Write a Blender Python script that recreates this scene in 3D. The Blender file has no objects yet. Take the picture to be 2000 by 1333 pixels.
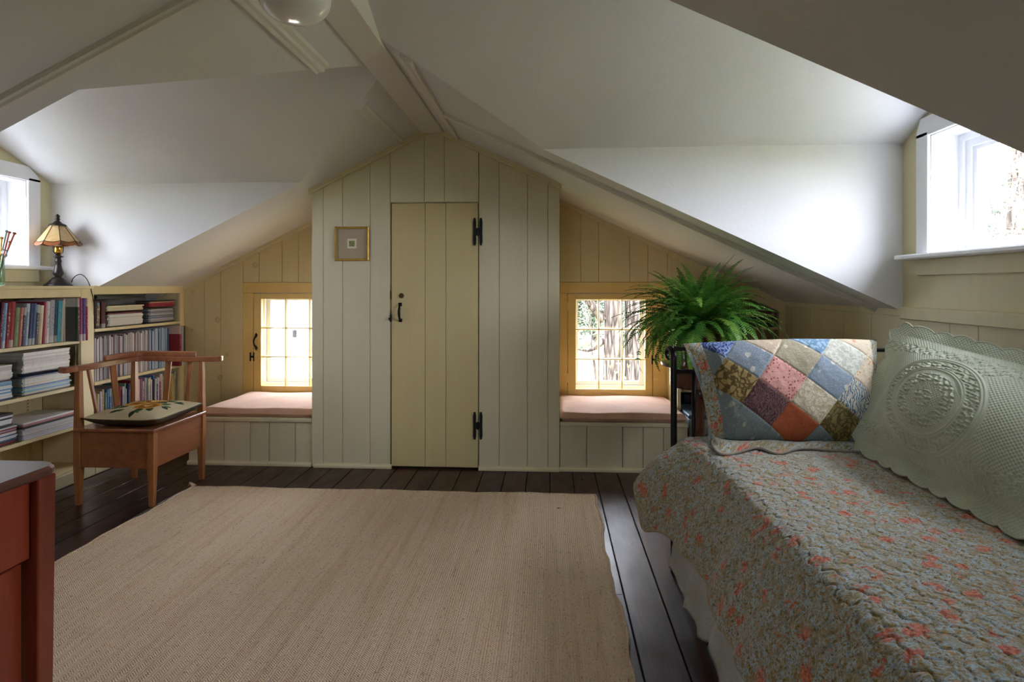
import bpy, bmesh, math, random
import numpy as np
from mathutils import Matrix, Vector, noise as mnoise

SC = bpy.context.scene
COL = SC.collection
R = math.radians

# ------------------------------------------------------------------ camera, sky, exposure
F, CX, CY, H = 1200.0, 1000.0, 560.0, 1.2
YAW = math.atan(74 / 1200)
CA, SA = math.cos(YAW), math.sin(YAW)
cam_d = bpy.data.cameras.new('camera'); cam = bpy.data.objects.new('camera', cam_d); COL.objects.link(cam)
cam_d.sensor_width = 36; cam_d.lens = F * 36 / 2000
cam_d.shift_x = 0.0; cam_d.shift_y = -(666.5 - CY) / 2000
cam_d.clip_start = 0.02; cam_d.clip_end = 400
cam.location = (0, 0, H); cam.rotation_euler = (R(90), 0, YAW)
SC.camera = cam

SKY = 5.6
world = bpy.data.worlds.new('sky'); SC.world = world; world.use_nodes = True
wn = world.node_tree.nodes; wl = world.node_tree.links
bg = wn['Background']
bg.inputs['Color'].default_value = (0.84, 0.88, 1.0, 1); bg.inputs['Strength'].default_value = SKY

SC.view_settings.view_transform = 'Standard'; SC.view_settings.look = 'None'
SC.view_settings.exposure = 2.5; SC.view_settings.gamma = 1.0
SC.view_settings.use_curve_mapping = False
SC.cycles.use_denoising = True
SC.cycles.max_bounces = 14; SC.cycles.diffuse_bounces = 8; SC.cycles.glossy_bounces = 4
SC.cycles.transparent_max_bounces = 16; SC.cycles.transmission_bounces = 6
SC.cycles.sample_clamp_indirect = 8.0
SC.cycles.caustics_reflective = False; SC.cycles.caustics_refractive = False

def portal(name, loc, rot, sx, sy):
    d = bpy.data.lights.new(name, 'AREA'); d.shape = 'RECTANGLE'; d.size = sx; d.size_y = sy
    d.cycles.is_portal = True
    o = bpy.data.objects.new(name, d); COL.objects.link(o); o.location = loc; o.rotation_euler = rot
    return o
portal('window_right_dormer_offscreen', (1.97, 2.2, 1.63), (0, R(90), 0), .60, 1.52)
portal('window_left_dormer_offscreen', (-3.42, 2.9, 1.62), (0, R(-90), 0), .60, 1.42)
portal('window_left_alcove_skylight', (-1.98, 4.9, .78), (R(-90), 0, 0), .74, .76)
portal('window_right_alcove_skylight', (.46, 4.9, .78), (R(-90), 0, 0), .70, .76)
portal('window_rear_offscreen', (-1.27, -2.76, 1.1), (R(90), 0, 0), .7, .7)

# ------------------------------------------------------------------ photo pixel -> ray
def ray(px, py):
    xc = (px - CX) / F; zc = (CY - py) / F
    return Vector((xc * CA - SA, xc * SA + CA, zc))
CAM = Vector((0, 0, H))
def onY(px, py, Y): d = ray(px, py); return CAM + d * (Y / d.y)
def onX(px, py, X): d = ray(px, py); return CAM + d * (X / d.x)
def onZ(px, py, Z): d = ray(px, py); return CAM + d * ((Z - H) / d.z)

# ------------------------------------------------------------------ mesh helpers
def wm(o):
    m = o.matrix_basis.copy()
    if o.parent: m = wm(o.parent) @ o.matrix_parent_inverse @ m
    return m
def setparent(o, p):
    if p is not None:
        o.parent = p; o.matrix_parent_inverse = wm(p).inverted()
def tag(o, label=None, cat=None, group=None, kind=None):
    if label: o['label'] = label
    if cat: o['category'] = cat
    if group: o['group'] = group
    if kind: o['kind'] = kind
    return o
def empty(name, loc, label=None, cat=None, group=None, kind=None):
    o = bpy.data.objects.new(name, None); COL.objects.link(o); o.location = loc; o.empty_display_size = .05
    return tag(o, label, cat, group, kind)

class MB:
    def __init__(s): s.v = []; s.f = []; s.uv = None
    def add(s, vs, fs):
        b = len(s.v); s.v.extend([tuple(p) for p in vs]); s.f.extend([tuple(i + b for i in f) for f in fs]); return s
    def box(s, x0, x1, y0, y1, z0, z1):
        x0, x1 = min(x0, x1), max(x0, x1); y0, y1 = min(y0, y1), max(y0, y1); z0, z1 = min(z0, z1), max(z0, z1)
        return s.add([(x0, y0, z0), (x1, y0, z0), (x1, y1, z0), (x0, y1, z0), (x0, y0, z1), (x1, y0, z1), (x1, y1, z1), (x0, y1, z1)],
                     [(0, 3, 2, 1), (4, 5, 6, 7), (0, 1, 5, 4), (1, 2, 6, 5), (2, 3, 7, 6), (3, 0, 4, 7)])
    def hexa(s, bot, top):
        n = len(bot)
        return s.add(list(bot) + list(top), [tuple(reversed(range(n))), tuple(range(n, 2 * n))] +
                     [(i, (i + 1) % n, n + (i + 1) % n, n + i) for i in range(n)])
    def prism(s, poly, off):
        off = Vector(off); a = [Vector(p) for p in poly]
        return s.hexa(a, [p + off for p in a])
    def bar(s, a, b, w, d, up=(0, 0, 1), w2=None, d2=None):
        a = Vector(a); b = Vector(b); t = (b - a).normalized(); up = Vector(up)
        if abs(t.dot(up)) > .98: up = Vector((0, 1, 0))
        x = t.cross(up).normalized(); y = x.cross(t).normalized()
        w2 = w if w2 is None else w2; d2 = d if d2 is None else d2
        q = lambda c, w, d: [c - x * w / 2 - y * d / 2, c + x * w / 2 - y * d / 2, c + x * w / 2 + y * d / 2, c - x * w / 2 + y * d / 2]
        return s.hexa(q(a, w, d), q(b, w2, d2))
    def tube(s, pts, r, n=10, closed=False, caps=True):
        pts = [Vector(p) for p in pts]; m = len(pts)
        rr = [r] * m if not isinstance(r, (list, tuple)) else list(r)
        vs = []; fs = []; px = None
        for i, p in enumerate(pts):
            if closed: t = pts[(i + 1) % m] - pts[i - 1]
            else: t = pts[min(i + 1, m - 1)] - pts[max(i - 1, 0)]
            t.normalize()
            if px is None:
                up = Vector((0, 0, 1)) if abs(t.z) < .9 else Vector((0, 1, 0)); px = t.cross(up).normalized()
            else:
                px = (px - t * px.dot(t)).normalized()
            y = t.cross(px)
            for k in range(n):
                a = 2 * math.pi * k / n; vs.append(p + (px * math.cos(a) + y * math.sin(a)) * rr[i])
        L = m if closed else m - 1
        for i in range(L):
            for k in range(n):
                fs.append((i * n + k, i * n + (k + 1) % n, ((i + 1) % m) * n + (k + 1) % n, ((i + 1) % m) * n + k))
        if caps and not closed:
            fs.append(tuple(reversed(range(n)))); fs.append(tuple((m - 1) * n + k for k in range(n)))
        return s.add(vs, fs)
    def lathe(s, prof, n=24, c=(0, 0, 0), caps=True):
        vs = []; fs = []; m = len(prof)
        for r, z in prof:
            for k in range(n):
                a = 2 * math.pi * k / n; vs.append((c[0] + r * math.cos(a), c[1] + r * math.sin(a), c[2] + z))
        for i in range(m - 1):
            for k in range(n):
                fs.append((i * n + k, i * n + (k + 1) % n, (i + 1) * n + (k + 1) % n, (i + 1) * n + k))
        if caps: fs.append(tuple(reversed(range(n)))); fs.append(tuple((m - 1) * n + k for k in range(n)))
        return s.add(vs, fs)
    def build(s, name, mat, parent=None, smooth=False, bevel=0, origin=True):
        me = bpy.data.meshes.new(name)
        V = np.array(s.v, dtype=float)
        o3 = np.array([(V[:, 0].min() + V[:, 0].max()) / 2, (V[:, 1].min() + V[:, 1].max()) / 2, V[:, 2].min()]) if origin else np.zeros(3)
        me.from_pydata((V - o3).tolist(), [], s.f)
        if bevel:
            bm = bmesh.new(); bm.from_mesh(me)
            try: bmesh.ops.bevel(bm, geom=list(bm.edges), offset=bevel, segments=1, affect='EDGES', clamp_overlap=True)
            except Exception: pass
            bm.to_mesh(me); bm.free()
        if mat: me.materials.append(mat)
        if smooth:
            me.polygons.foreach_set('use_smooth', [True] * len(me.polygons))
        o = bpy.data.objects.new(name, me); COL.objects.link(o); o.location = o3
        setparent(o, parent)
        return o

def grid_obj(name, P, mat, parent=None, uv=None, col=None, mask=None, smooth=True):
    """P: (nu,nv,3) array of points -> quad grid object; uv (nu,nv,2); col (nu,nv,3) linear colour attribute"""
    nu, nv = P.shape[:2]
    V = P.reshape(-1, 3); o3 = np.array([(V[:, 0].min() + V[:, 0].max()) / 2, (V[:, 1].min() + V[:, 1].max()) / 2, V[:, 2].min()])
    I = np.arange(nu * nv).reshape(nu, nv)
    Q = np.stack([I[:-1, :-1], I[1:, :-1], I[1:, 1:], I[:-1, 1:]], -1).reshape(-1, 4)
    if mask is not None: Q = Q[mask.reshape(-1)]
    used = np.unique(Q); remap = -np.ones(nu * nv, dtype=int); remap[used] = np.arange(len(used))
    me = bpy.data.meshes.new(name)
    me.from_pydata((V[used] - o3).tolist(), [], remap[Q].tolist())
    if uv is not None:
        l = me.uv_layers.new(name='UVMap')
        li = np.zeros(len(me.loops), dtype=int); me.loops.foreach_get('vertex_index', li)
        l.data.foreach_set('uv', uv.reshape(-1, 2)[used][li].astype(np.float32).ravel())
    if col is not None:
        a = me.color_attributes.new('paint', 'FLOAT_COLOR', 'POINT')
        c4 = np.ones((len(used), 4), dtype=np.float32); c4[:, :3] = col.reshape(-1, 3)[used]
        a.data.foreach_set('color', c4.ravel())
    if mat: me.materials.append(mat)
    if smooth: me.polygons.foreach_set('use_smooth', [True] * len(me.polygons))
    o = bpy.data.objects.new(name, me); COL.objects.link(o); o.location = o3
    setparent(o, parent)
    return o

# ------------------------------------------------------------------ materials
def lin(r, g, b):
    f = lambda c: (c / 255 / 12.92) if c / 255 <= .04045 else ((c / 255 + .055) / 1.055) ** 2.4
    return (f(r), f(g), f(b), 1)
class NT:
    def __init__(s, name, rough=.6, spec=.5):
        s.m = bpy.data.materials.new(name); s.m.use_nodes = True; s.t = s.m.node_tree; s.n = s.t.nodes; s.l = s.t.links
        s.b = s.n['Principled BSDF']; s.b.inputs['Roughness'].default_value = rough
        s.b.inputs['Specular IOR Level'].default_value = spec
        s._c = s.n.new('ShaderNodeTexCoord'); s._g = s.n.new('ShaderNodeNewGeometry')
    pos = property(lambda s: s._g.outputs['Position'])
    obj = property(lambda s: s._c.outputs['Object'])
    uv = property(lambda s: s._c.outputs['UV'])
    gen = property(lambda s: s._c.outputs['Generated'])
    def put(s, sock, v):
        if hasattr(v, 'links') or hasattr(v, 'is_linked'): s.l.new(v, sock)
        elif v is not None:
            try: sock.default_value = v
            except Exception: sock.default_value = v[0]
    def scale(s, v, xyz, rot=(0, 0, 0), loc=(0, 0, 0)):
        n = s.n.new('ShaderNodeMapping'); s.l.new(v, n.inputs[0]); n.inputs['Scale'].default_value = xyz; n.inputs['Rotation'].default_value = rot
        n.inputs['Location'].default_value = loc
        return n.outputs[0]
    def noise(s, v, sc, det=4, rough=.55, dist=0, out='Fac'):
        n = s.n.new('ShaderNodeTexNoise'); s.l.new(v, n.inputs['Vector']); n.inputs['Scale'].default_value = sc
        n.inputs['Detail'].default_value = det; n.inputs['Roughness'].default_value = rough; n.inputs['Distortion'].default_value = dist
        return n.outputs[out]
    def vor(s, v, sc, feat='F1', out='Distance', rnd=1):
        n = s.n.new('ShaderNodeTexVoronoi'); n.feature = feat; s.l.new(v, n.inputs['Vector']); n.inputs['Scale'].default_value = sc
        n.inputs['Randomness'].default_value = rnd
        return n.outputs[out]
    def wave(s, v, sc, dist=0, det=2, dsc=1, d='X', prof='SIN'):
        n = s.n.new('ShaderNodeTexWave'); s.l.new(v, n.inputs['Vector']); n.bands_direction = d; n.wave_profile = prof
        n.inputs['Scale'].default_value = sc; n.inputs['Distortion'].default_value = dist; n.inputs['Detail'].default_value = det; n.inputs['Detail Scale'].default_value = dsc
        return n.outputs['Fac']
    def ramp(s, f, stops, interp='LINEAR'):
        n = s.n.new('ShaderNodeValToRGB'); s.l.new(f, n.inputs[0]); e = n.color_ramp.elements; n.color_ramp.interpolation = interp
        while len(e) < len(stops): e.new(.5)
        for k, (p, c) in enumerate(stops):
            e[k].position = p; e[k].color = c if len(c) == 4 else (*c, 1)
        return n.outputs[0]
    def rng(s, f, a, b, c=0, d=1, smooth=True):
        n = s.n.new('ShaderNodeMapRange'); s.l.new(f, n.inputs[0]); n.interpolation_type = 'SMOOTHSTEP' if smooth else 'LINEAR'
        for k, x in zip(('From Min', 'From Max', 'To Min', 'To Max'), (a, b, c, d)): n.inputs[k].default_value = x
        return n.outputs[0]
    def math(s, op, a, b=None):
        n = s.n.new('ShaderNodeMath'); n.operation = op; s.put(n.inputs[0], a)
        if b is not None: s.put(n.inputs[1], b)
        return n.outputs[0]
    def vmath(s, op, a, b=None, out=0):
        n = s.n.new('ShaderNodeVectorMath'); n.operation = op; s.put(n.inputs[0], a)
        if b is not None: s.put(n.inputs[1], b)
        return n.outputs[out]
    def sep(s, v):
        n = s.n.new('ShaderNodeSeparateXYZ'); s.l.new(v, n.inputs[0]); return n.outputs
    def mix(s, f, a, b, mode='MIX'):
        n = s.n.new('ShaderNodeMix'); n.data_type = 'RGBA'; n.blend_type = mode
        s.put(n.inputs['Factor'], f)
        ca = [i for i in n.inputs if i.name == 'A' and i.type == 'RGBA'][0]; cb = [i for i in n.inputs if i.name == 'B' and i.type == 'RGBA'][0]
        s.put(ca, a); s.put(cb, b)
        return [o for o in n.outputs if o.type == 'RGBA'][0]
    def color(s, c): s.put(s.b.inputs['Base Color'], c); return s
    def rough(s, c): s.put(s.b.inputs['Roughness'], c); return s
    def bump(s, h, dist=.002, strength=1.0):
        n = s.n.new('ShaderNodeBump'); s.l.new(h, n.inputs['Height']); n.inputs['Distance'].default_value = dist; n.inputs['Strength'].default_value = strength
        s.l.new(n.outputs[0], s.b.inputs['Normal']); return s
    def attr(s, name, out='Color'):
        n = s.n.new('ShaderNodeAttribute'); n.attribute_name = name; return n.outputs[out]
    def objinfo(s, out='Color'):
        n = s.n.new('ShaderNodeObjectInfo'); return n.outputs[out]
MATS = {}
def plain(name, c, rough=.6, var=.06, sc=3.0, bump=0, bsc=60, metal=0, spec=.5):
    if name in MATS: return MATS[name]
    t = NT(name, rough, spec); f = t.noise(t.pos, sc, 5)
    lo = tuple(x * (1 - var) for x in c[:3]) + (1,); hi = tuple(min(1, x * (1 + var)) for x in c[:3]) + (1,)
    t.color(t.ramp(f, [(.3, lo), (.7, hi)])); t.b.inputs['Metallic'].default_value = metal
    if bump: t.bump(t.noise(t.pos, bsc, 4), bump)
    MATS[name] = t.m; return t.m
def paint(name, c, rough=.5, knots=()):
    t = NT(name, rough, .4)
    p = t.scale(t.pos, (6, 6, .5)); f = t.noise(p, 3, 5, .6)
    g = t.noise(t.pos, 1.3, 3)
    colr = t.ramp(f, [(.25, tuple(x * .95 for x in c[:3])), (.75, tuple(min(1, x * 1.03) for x in c[:3]))])
    colr = t.mix(t.rng(g, .4, .75, 0, .12), colr, tuple(x * .82 for x in c[:3]) + (1,))
    for (k, r) in knots:
        d = t.vmath('DISTANCE', t.pos, tuple(k), 1)
        w = t.noise(t.pos, 40, 2); d = t.math('ADD', d, t.math('MULTIPLY', w, r * .3))
        ringm = t.ramp(t.math('DIVIDE', d, r * 2.2), [(0, (.25,) * 3), (.3, (.45,) * 3), (.5, (.75,) * 3), (.62, (.15,) * 3), (.7, (0, 0, 0))])
        colr = t.mix(t.math('MULTIPLY', ringm, .55), colr, lin(150, 100, 62))
    t.color(colr)
    h = t.math('ADD', t.math('MULTIPLY', f, .6), t.math('MULTIPLY', t.noise(t.pos, 130, 3), .5))
    t.bump(h, .0012, .5)
    return t.m
def wood(name, a, b, rough=.4, ax='Z', sc=7, bump=.0006, coat=0):
    t = NT(name, rough); s = {'X': (.09, 1, 1), 'Y': (1, .09, 1), 'Z': (1, 1, .09)}[ax]
    p = t.scale(t.pos, s)
    f = t.noise(p, sc * 4, 6, .6, .6); g = t.noise(p, sc * 22, 3, .5)
    k = t.math('ADD', t.math('MULTIPLY', f, .7), t.math('MULTIPLY', g, .3))
    t.color(t.ramp(k, [(.32, a), (.68, b)])); t.bump(k, bump); t.b.inputs['Coat Weight'].default_value = coat; t.b.inputs['Coat Roughness'].default_value = .25
    return t.m

KN = [onY(px, py, 4.71) for px, py in ((498, 518), (425, 625), (443, 693), (430, 738), (376, 570), (375, 646), (478, 632))]
KR = [.022, .02, .012, .02, .011, .01, .01]
M_board = paint('cream_board_paint', lin(212, 203, 172))
M_alcove = paint('alcove_board_paint', lin(212, 196, 150), knots=list(zip(KN, KR)))
M_door = paint('door_paint', lin(206, 190, 140), .45)
M_casing = paint('window_casing_paint', lin(216, 184, 112), .42)
M_seatp = paint('seat_board_paint', lin(206, 198, 166), .45)
M_shelf = paint('bookcase_paint', lin(224, 207, 160), .42)
M_yellow = paint('pale_yellow_wall_paint', lin(212, 203, 164), .5)
M_trim = paint('cream_trim_paint', lin(214, 203, 166), .4)
M_ceil = plain('white_plaster', lin(214, 213, 213), .75, .025, 2.5, .0012, 45)
M_beam = plain('ceiling_board_paint', lin(216, 212, 204), .6, .03, 3, .0008, 30)
M_white = plain('white_window_paint', lin(236, 237, 240), .35, .02, 4)
M_black = plain('black_iron', lin(24, 24, 26), .42, .25, 30, .0006, 120, .6)
M_bediron = plain('dark_bed_iron', lin(34, 32, 36), .35, .2, 30, .0003, 90, .55)
M_brass = plain('brass', lin(205, 160, 70), .25, .1, 20, 0, 60, 1.0)
M_darkbrass = plain('old_brass', lin(90, 66, 36), .45, .2, 60, .0003, 120, .7)
M_gold = plain('gold_leaf_frame', lin(190, 150, 70), .32, .15, 40, .0004, 100, .85)
def glass_mat(name, tint=(1, 1, 1, 1), ior=1.45, rough=.0, refl=1.0):
    t = NT(name); t.n.remove(t.b); out = [n for n in t.n if n.type == 'OUTPUT_MATERIAL'][0]
    tr = t.n.new('ShaderNodeBsdfTransparent'); tr.inputs[0].default_value = tint
    gl = t.n.new('ShaderNodeBsdfGlossy'); gl.inputs['Roughness'].default_value = rough
    fr = t.n.new('ShaderNodeFresnel'); t.l.new(t.rng(t._g.outputs['Backfacing'], 0, 1, ior, 1 / ior, False), fr.inputs[0])
    mx = t.n.new('ShaderNodeMixShader')
    t.l.new(t.math('MULTIPLY', fr.outputs[0], refl), mx.inputs[0]); t.l.new(tr.outputs[0], mx.inputs[1]); t.l.new(gl.outputs[0], mx.inputs[2])
    t.l.new(mx.outputs[0], out.inputs[0]); return t.m
M_glass = glass_mat('window_glass', (.985, .99, .99, 1))
M_acryl = glass_mat('clear_acrylic', (.86, .88, .88, 1), 1.45, .05)
M_jar = glass_mat('green_jar_glass', (.72, .82, .76, 1), 1.5, .03, 1.6)

def board_mat_floor():
    t = NT('dark_floor_plank', .3, .32)
    rnd = t.objinfo('Random')
    off = t.n.new('ShaderNodeCombineXYZ'); t.l.new(t.math('MULTIPLY', rnd, 37.0), off.inputs[1])
    p = t.scale(t.vmath('ADD', t.pos, off.outputs[0]), (1, .07, 1))
    f = t.noise(p, 26, 6, .62, .8); wear = t.noise(t.scale(t.pos, (1, .3, 1)), 5, 4, .6); sp = t.vor(t.scale(t.pos, (1, .55, 1)), 60)
    c = t.ramp(f, [(.3, lin(32, 16, 11)), (.55, lin(58, 32, 23)), (.75, lin(86, 50, 36))])
    c = t.mix(t.rng(wear, .5, .85, 0, .3), c, lin(84, 56, 44))
    c = t.mix(t.math('MULTIPLY', rnd, .35), c, lin(26, 18, 16))
    c = t.mix(t.rng(sp, .07, .03, 0, .6), c, lin(12, 9, 8))
    t.color(c); t.rough(t.rng(t.noise(t.scale(t.pos, (1, .4, 1)), 14, 3, .5), .3, .75, .27, .44, False))
    h = t.math('ADD', f, t.math('MULTIPLY', t.rng(sp, .08, .02), -.4))
    t.bump(h, .0014, .6)
    return t.m
M_plank = board_mat_floor()

# ------------------------------------------------------------------ roof geometry
XRG = -.76
def roofL(x): return 2.26 + .495 * (x - XRG)
def roofR(x): return 2.25 - .465 * (x - XRG)
def roof(x): return roofL(x) if x < XRG else roofR(x)
XL, XR_ = -3.22, 1.76          # dormer window walls
XBK, XKN = -2.90, 1.75         # bookcase face, right knee wall
YB, YC, YREAR = 4.71, 4.0, -2.6
LY0, LY1, LEX = 1.96, 3.785, -1.572
RY0, RY1, REX = 1.27, 3.19, -.034
LEZ, REZ = roofL(LEX), roofR(REX)
LYM, RYM = (LY0 + LY1) / 2, (RY0 + RY1) / 2
RRZ = 2.33                      # the right dormer's ridge stands above the main ridge
RA1 = RY1 - (2.25 - REZ) / (RRZ - REZ) * (RY1 - RYM); RA0 = 2 * RYM - RA1

ceil = empty('ceiling', (XRG, 1.2, 2.2), kind='structure')
def slab(name, poly, up, mat, parent=ceil):
    m = MB(); m.prism(poly, up); o = m.build(name, mat, parent); return o
L = lambda x, y: (x, y, roofL(x))
Rr = lambda x, y: (x, y, roofR(x))
UP = (0, 0, .06)
# left slope in three pieces around the dormer opening
slab('sloped_ceiling_panel', [L(XL - .1, YREAR - .2), L(XRG, YREAR - .2), L(XRG, LYM), L(LEX, LY0), L(XL - .1, LY0)], UP, M_ceil)
slab('sloped_ceiling_panel', [L(XL - .1, LY1), L(LEX, LY1), L(XRG, LYM), L(XRG, YB + .2), L(XL - .1, YB + .2)], UP, M_ceil)
slab('sloped_ceiling_panel', [Rr(XRG, YREAR - .2), Rr(XR_ + .25, YREAR - .2), Rr(XR_ + .25, RY0), Rr(REX, RY0), Rr(XRG, RA0)], UP, M_ceil)
slab('sloped_ceiling_panel', [Rr(XRG, RA1), Rr(REX, RY1), Rr(XR_ + .25, RY1), Rr(XR_ + .25, YB + .4), Rr(XRG, YB + .4)], UP, M_ceil)
# dormer ceilings (two slopes each) and cheeks
for yy in (LY0, LY1):
    slab('dormer_ceiling_panel', [(LEX, yy, LEZ), (XRG, LYM, 2.26), (XL - .06, LYM, 2.26), (XL - .06, yy, LEZ)], UP, M_ceil)
for yy, ya in ((RY0, RA0), (RY1, RA1)):
    slab('dormer_ceiling_panel', [(REX, yy, REZ), (XRG, ya, 2.25), (XRG, RYM, RRZ), (XR_ + .06, RYM, RRZ), (XR_ + .06, yy, REZ)], UP, M_ceil)
slab('dormer_end_panel', [(XRG + .004, RA0 - .06, 2.22), (XRG + .004, RA1 + .06, 2.22), (XRG + .004, RYM, RRZ + .05)], (-.05, 0, 0), M_ceil)
sgn = {'far': 1, 'near': -1}
for (nm, X, EX, EZ, rf, yy, dy) in (('wall_left_cheek_far', XL - .06, LEX, LEZ, roofL, LY1, .06), ('wall_left_cheek_near', XL - .06, LEX, LEZ, roofL, LY0, -.06),
                                    ('wall_right_cheek_far', XR_ + .06, REX, REZ, roofR, RY1, .06), ('wall_right_cheek_near', XR_ + .06, REX, REZ, roofR, RY0, -.06)):
    yy -= .004 if dy > 0 else -.004; ez_ = .02 if dy < 0 else -.002; m = MB(); m.prism([(EX, yy, EZ + ez_), (X, yy, EZ + .03), (X, yy, rf(X) + ez_)], (0, dy, 0)); tag(m.build(nm, M_ceil), kind='structure')
# ridge board, battens
m = MB(); m.box(-.84, -.695, YREAR, YC + .0, 2.205, 2.30); m.build('ridge_board', M_beam, ceil, bevel=.003)
def batten_y(x0, x1, ya, yb, rf, t=.016):
    m = MB(); z = -t
    m.prism([(x0, ya, rf(x0)), (x1, ya, rf(x1)), (x1 - .004, ya, rf(x1) - t), (x0 + .004, ya, rf(x0) - t)], (0, yb - ya, 0))
    xm = (x0 + x1) / 2
    m.prism([(xm - .012, ya, rf(xm - .012) - t), (xm + .012, ya, rf(xm + .012) - t), (xm + .006, ya, rf(xm) - t - .007), (xm - .006, ya, rf(xm) - t - .007)], (0, yb - ya, 0))
    return m.build('batten', M_beam, ceil)
# the ridge-side battens stop where the dormers cut the slope
def valL(x): k = (x - LEX) / (XRG - LEX); return LY0 + (LYM - LY0) * k, LY1 + (LYM - LY1) * k
def valR(x): k = (x - REX) / (XRG - REX); return RY0 + (RA0 - RY0) * k, RY1 + (RA1 - RY1) * k
batten_y(-1.012, -.952, YREAR, valL(-1.0)[0], roofL); batten_y(-1.012, -.952, valL(-1.0)[1] + .01, YC, roofL)
batten_y(-.645, -.59, YREAR, valR(-.6)[0], roofR); batten_y(-.645, -.59, valR(-.6)[1] + .01, YC, roofR)
def batten_x(y0, y1, xa, xb, rf, t=.016):
    m = MB()
    m.prism([(xa, y0, rf(xa)), (xa, y1, rf(xa)), (xa, y1 - .004, rf(xa) - t), (xa, y0 + .004, rf(xa) - t)], (xb - xa, 0, rf(xb) - rf(xa)))
    ym = (y0 + y1) / 2
    m.prism([(xa, ym - .012, rf(xa) - t), (xa, ym + .012, rf(xa) - t), (xa, ym + .006, rf(xa) - t - .008), (xa, ym - .006, rf(xa) - t - .008)], (xb - xa, 0, rf(xb) - rf(xa)))
    return m.build('batten', M_beam, ceil)
batten_x(1.80, 1.862, -1.012, -2.9, roofL)
batten_x(3.385, 3.445, -.60, XKN, roofR)
batten_x(.2, .262, -.60, XKN, roofR)

# ------------------------------------------------------------------ floor
fl = MB(); fl.box(XL, XR_ + .2, YREAR - .16, YB + .4, -.08, -.022); FLOOR = tag(fl.build('floor', plain('subfloor', lin(14, 10, 9), .8)), kind='structure')
rs = random.Random(3)
k = -23
pl_cache = {}
while k * .1437 < XKN:
    x0 = k * .1437; x1 = x0 + .1437
    ys = [YREAR, rs.uniform(-1.2, 1.0), rs.uniform(1.6, 2.9) if rs.random() < .5 else None, YB]
    ys = [y for y in ys if y is not None]
    for a, b in zip(ys[:-1], ys[1:]):
        key = round(b - a, 3)
        m = MB(); m.box(x0 + .0022, x1 - .0022, a + .001, b - .001, -.022, rs.uniform(-.0012, 0))
        m.build('plank', M_plank, FLOOR, bevel=.0018)
    k += 1

# ------------------------------------------------------------------ boarded walls
def gable_board(parent, x0, x1, y0, y1, zb, mat, zt=None, top=True, name='board'):
    """vertical board between x0,x1, its top cut to the roof slope"""
    zt0 = (roof(x0) - .004) if zt is None else zt; zt1 = (roof(x1) - .004) if zt is None else zt
    pts = [(x0, y0, zb), (x1, y0, zb), (x1, y0, zt1)]
    if zt is None and x0 < XRG < x1: pts.append((XRG, y0, 2.246))
    pts.append((x0, y0, zt0))
    m = MB(); m.prism(pts, (0, y1 - y0, 0)); return m.build(name, mat, parent, bevel=.0018)
pxX = lambda px, Y: onY(px, 650, Y).x
# closet front
WC = MB()
CX0, CX1 = -1.583, .063
dx0, dx1 = pxX(762, YC), pxX(935, YC); DZ = 1.753
back = .02
for poly in ([(CX0 + .01, 0), (dx0, 0), (dx0, roof(dx0) - .02), (CX0 + .01, roof(CX0) - .02)],
             [(dx1, 0), (CX1 - .01, 0), (CX1 - .01, roof(CX1) - .02), (dx1, roof(dx1) - .02)],
             [(dx0, DZ), (dx1, DZ), (dx1, roof(dx1) - .02), (XRG, 2.23), (dx0, roof(dx0) - .02)]):
    WC.prism([(x, YC + back, z) for x, z in poly], (0, .03, 0))
WC.box(CX0, CX0 + .02, YC + .0205, YB, 0, roof(CX0) - .01); WC.box(CX1 - .02, CX1, YC + .0205, YB, 0, roof(CX1) - .01)
WCL = tag(WC.build('wall_closet', M_board), kind='structure')
seL = [CX0] + [pxX(p, YC) for p in (631.5, 669, 722.7, 762)]
seR = [pxX(p, YC) for p in (935.5, 975, 1030, 1070)] + [CX1]
g = .0012
for se in (seL, seR):
    for a, b in zip(se[:-1], se[1:]): gable_board(WCL, a + g, b - g, YC, YC + .02, .0, M_board)
seT = [dx0] + [pxX(p, YC) for p in (828.7, 867.8)] + [dx1]
for a, b in zip(seT[:-1], seT[1:]): gable_board(WCL, a + g, b - g, YC, YC + .02, DZ + .003, M_board)
# slope mouldings on the closet
def slope_trim(name, xa, xb, y, w=.036, d=.022, mat=M_trim):
    za, zb = roof(xa + (1e-4 if xa >= XRG else -1e-4)), roof(xb - 1e-4 if xb > XRG else xb - 1e-4)
    m = MB(); m.prism([(xa, y, za), (xb, y, zb), (xb, y, zb - w), (xa, y, za - w)], (0, -d, 0))
    m.prism([(xa, y - d, za), (xb, y - d, zb), (xb, y - d, zb - w * .55), (xa, y - d, za - w * .55)], (0, -.007, 0))
    return tag(m.build(name, mat), kind='structure')
slope_trim('trim_1', CX0 - .012, XRG, YC); slope_trim('trim_2', XRG, CX1 + .012, YC)
slope_trim('trim_3', XBK, CX0, YB, .034, .018); slope_trim('trim_4', CX1, XKN, YB, .034, .018)
def shoe(name, x0, x1, y, h=.026, d=.02, mat=M_trim):
    m = MB(); m.prism([(x0, y, 0), (x0, y - d, 0), (x0, y - d, h * .5), (x0, y - d * .6, h * .9), (x0, y, h)], (x1 - x0, 0, 0))
    return tag(m.build(name, mat), kind='structure')
shoe('baseboard_closet_left', CX0 + .02, dx0 + .012, YC); shoe('baseboard_closet_right', dx1, CX1, YC)

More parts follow.
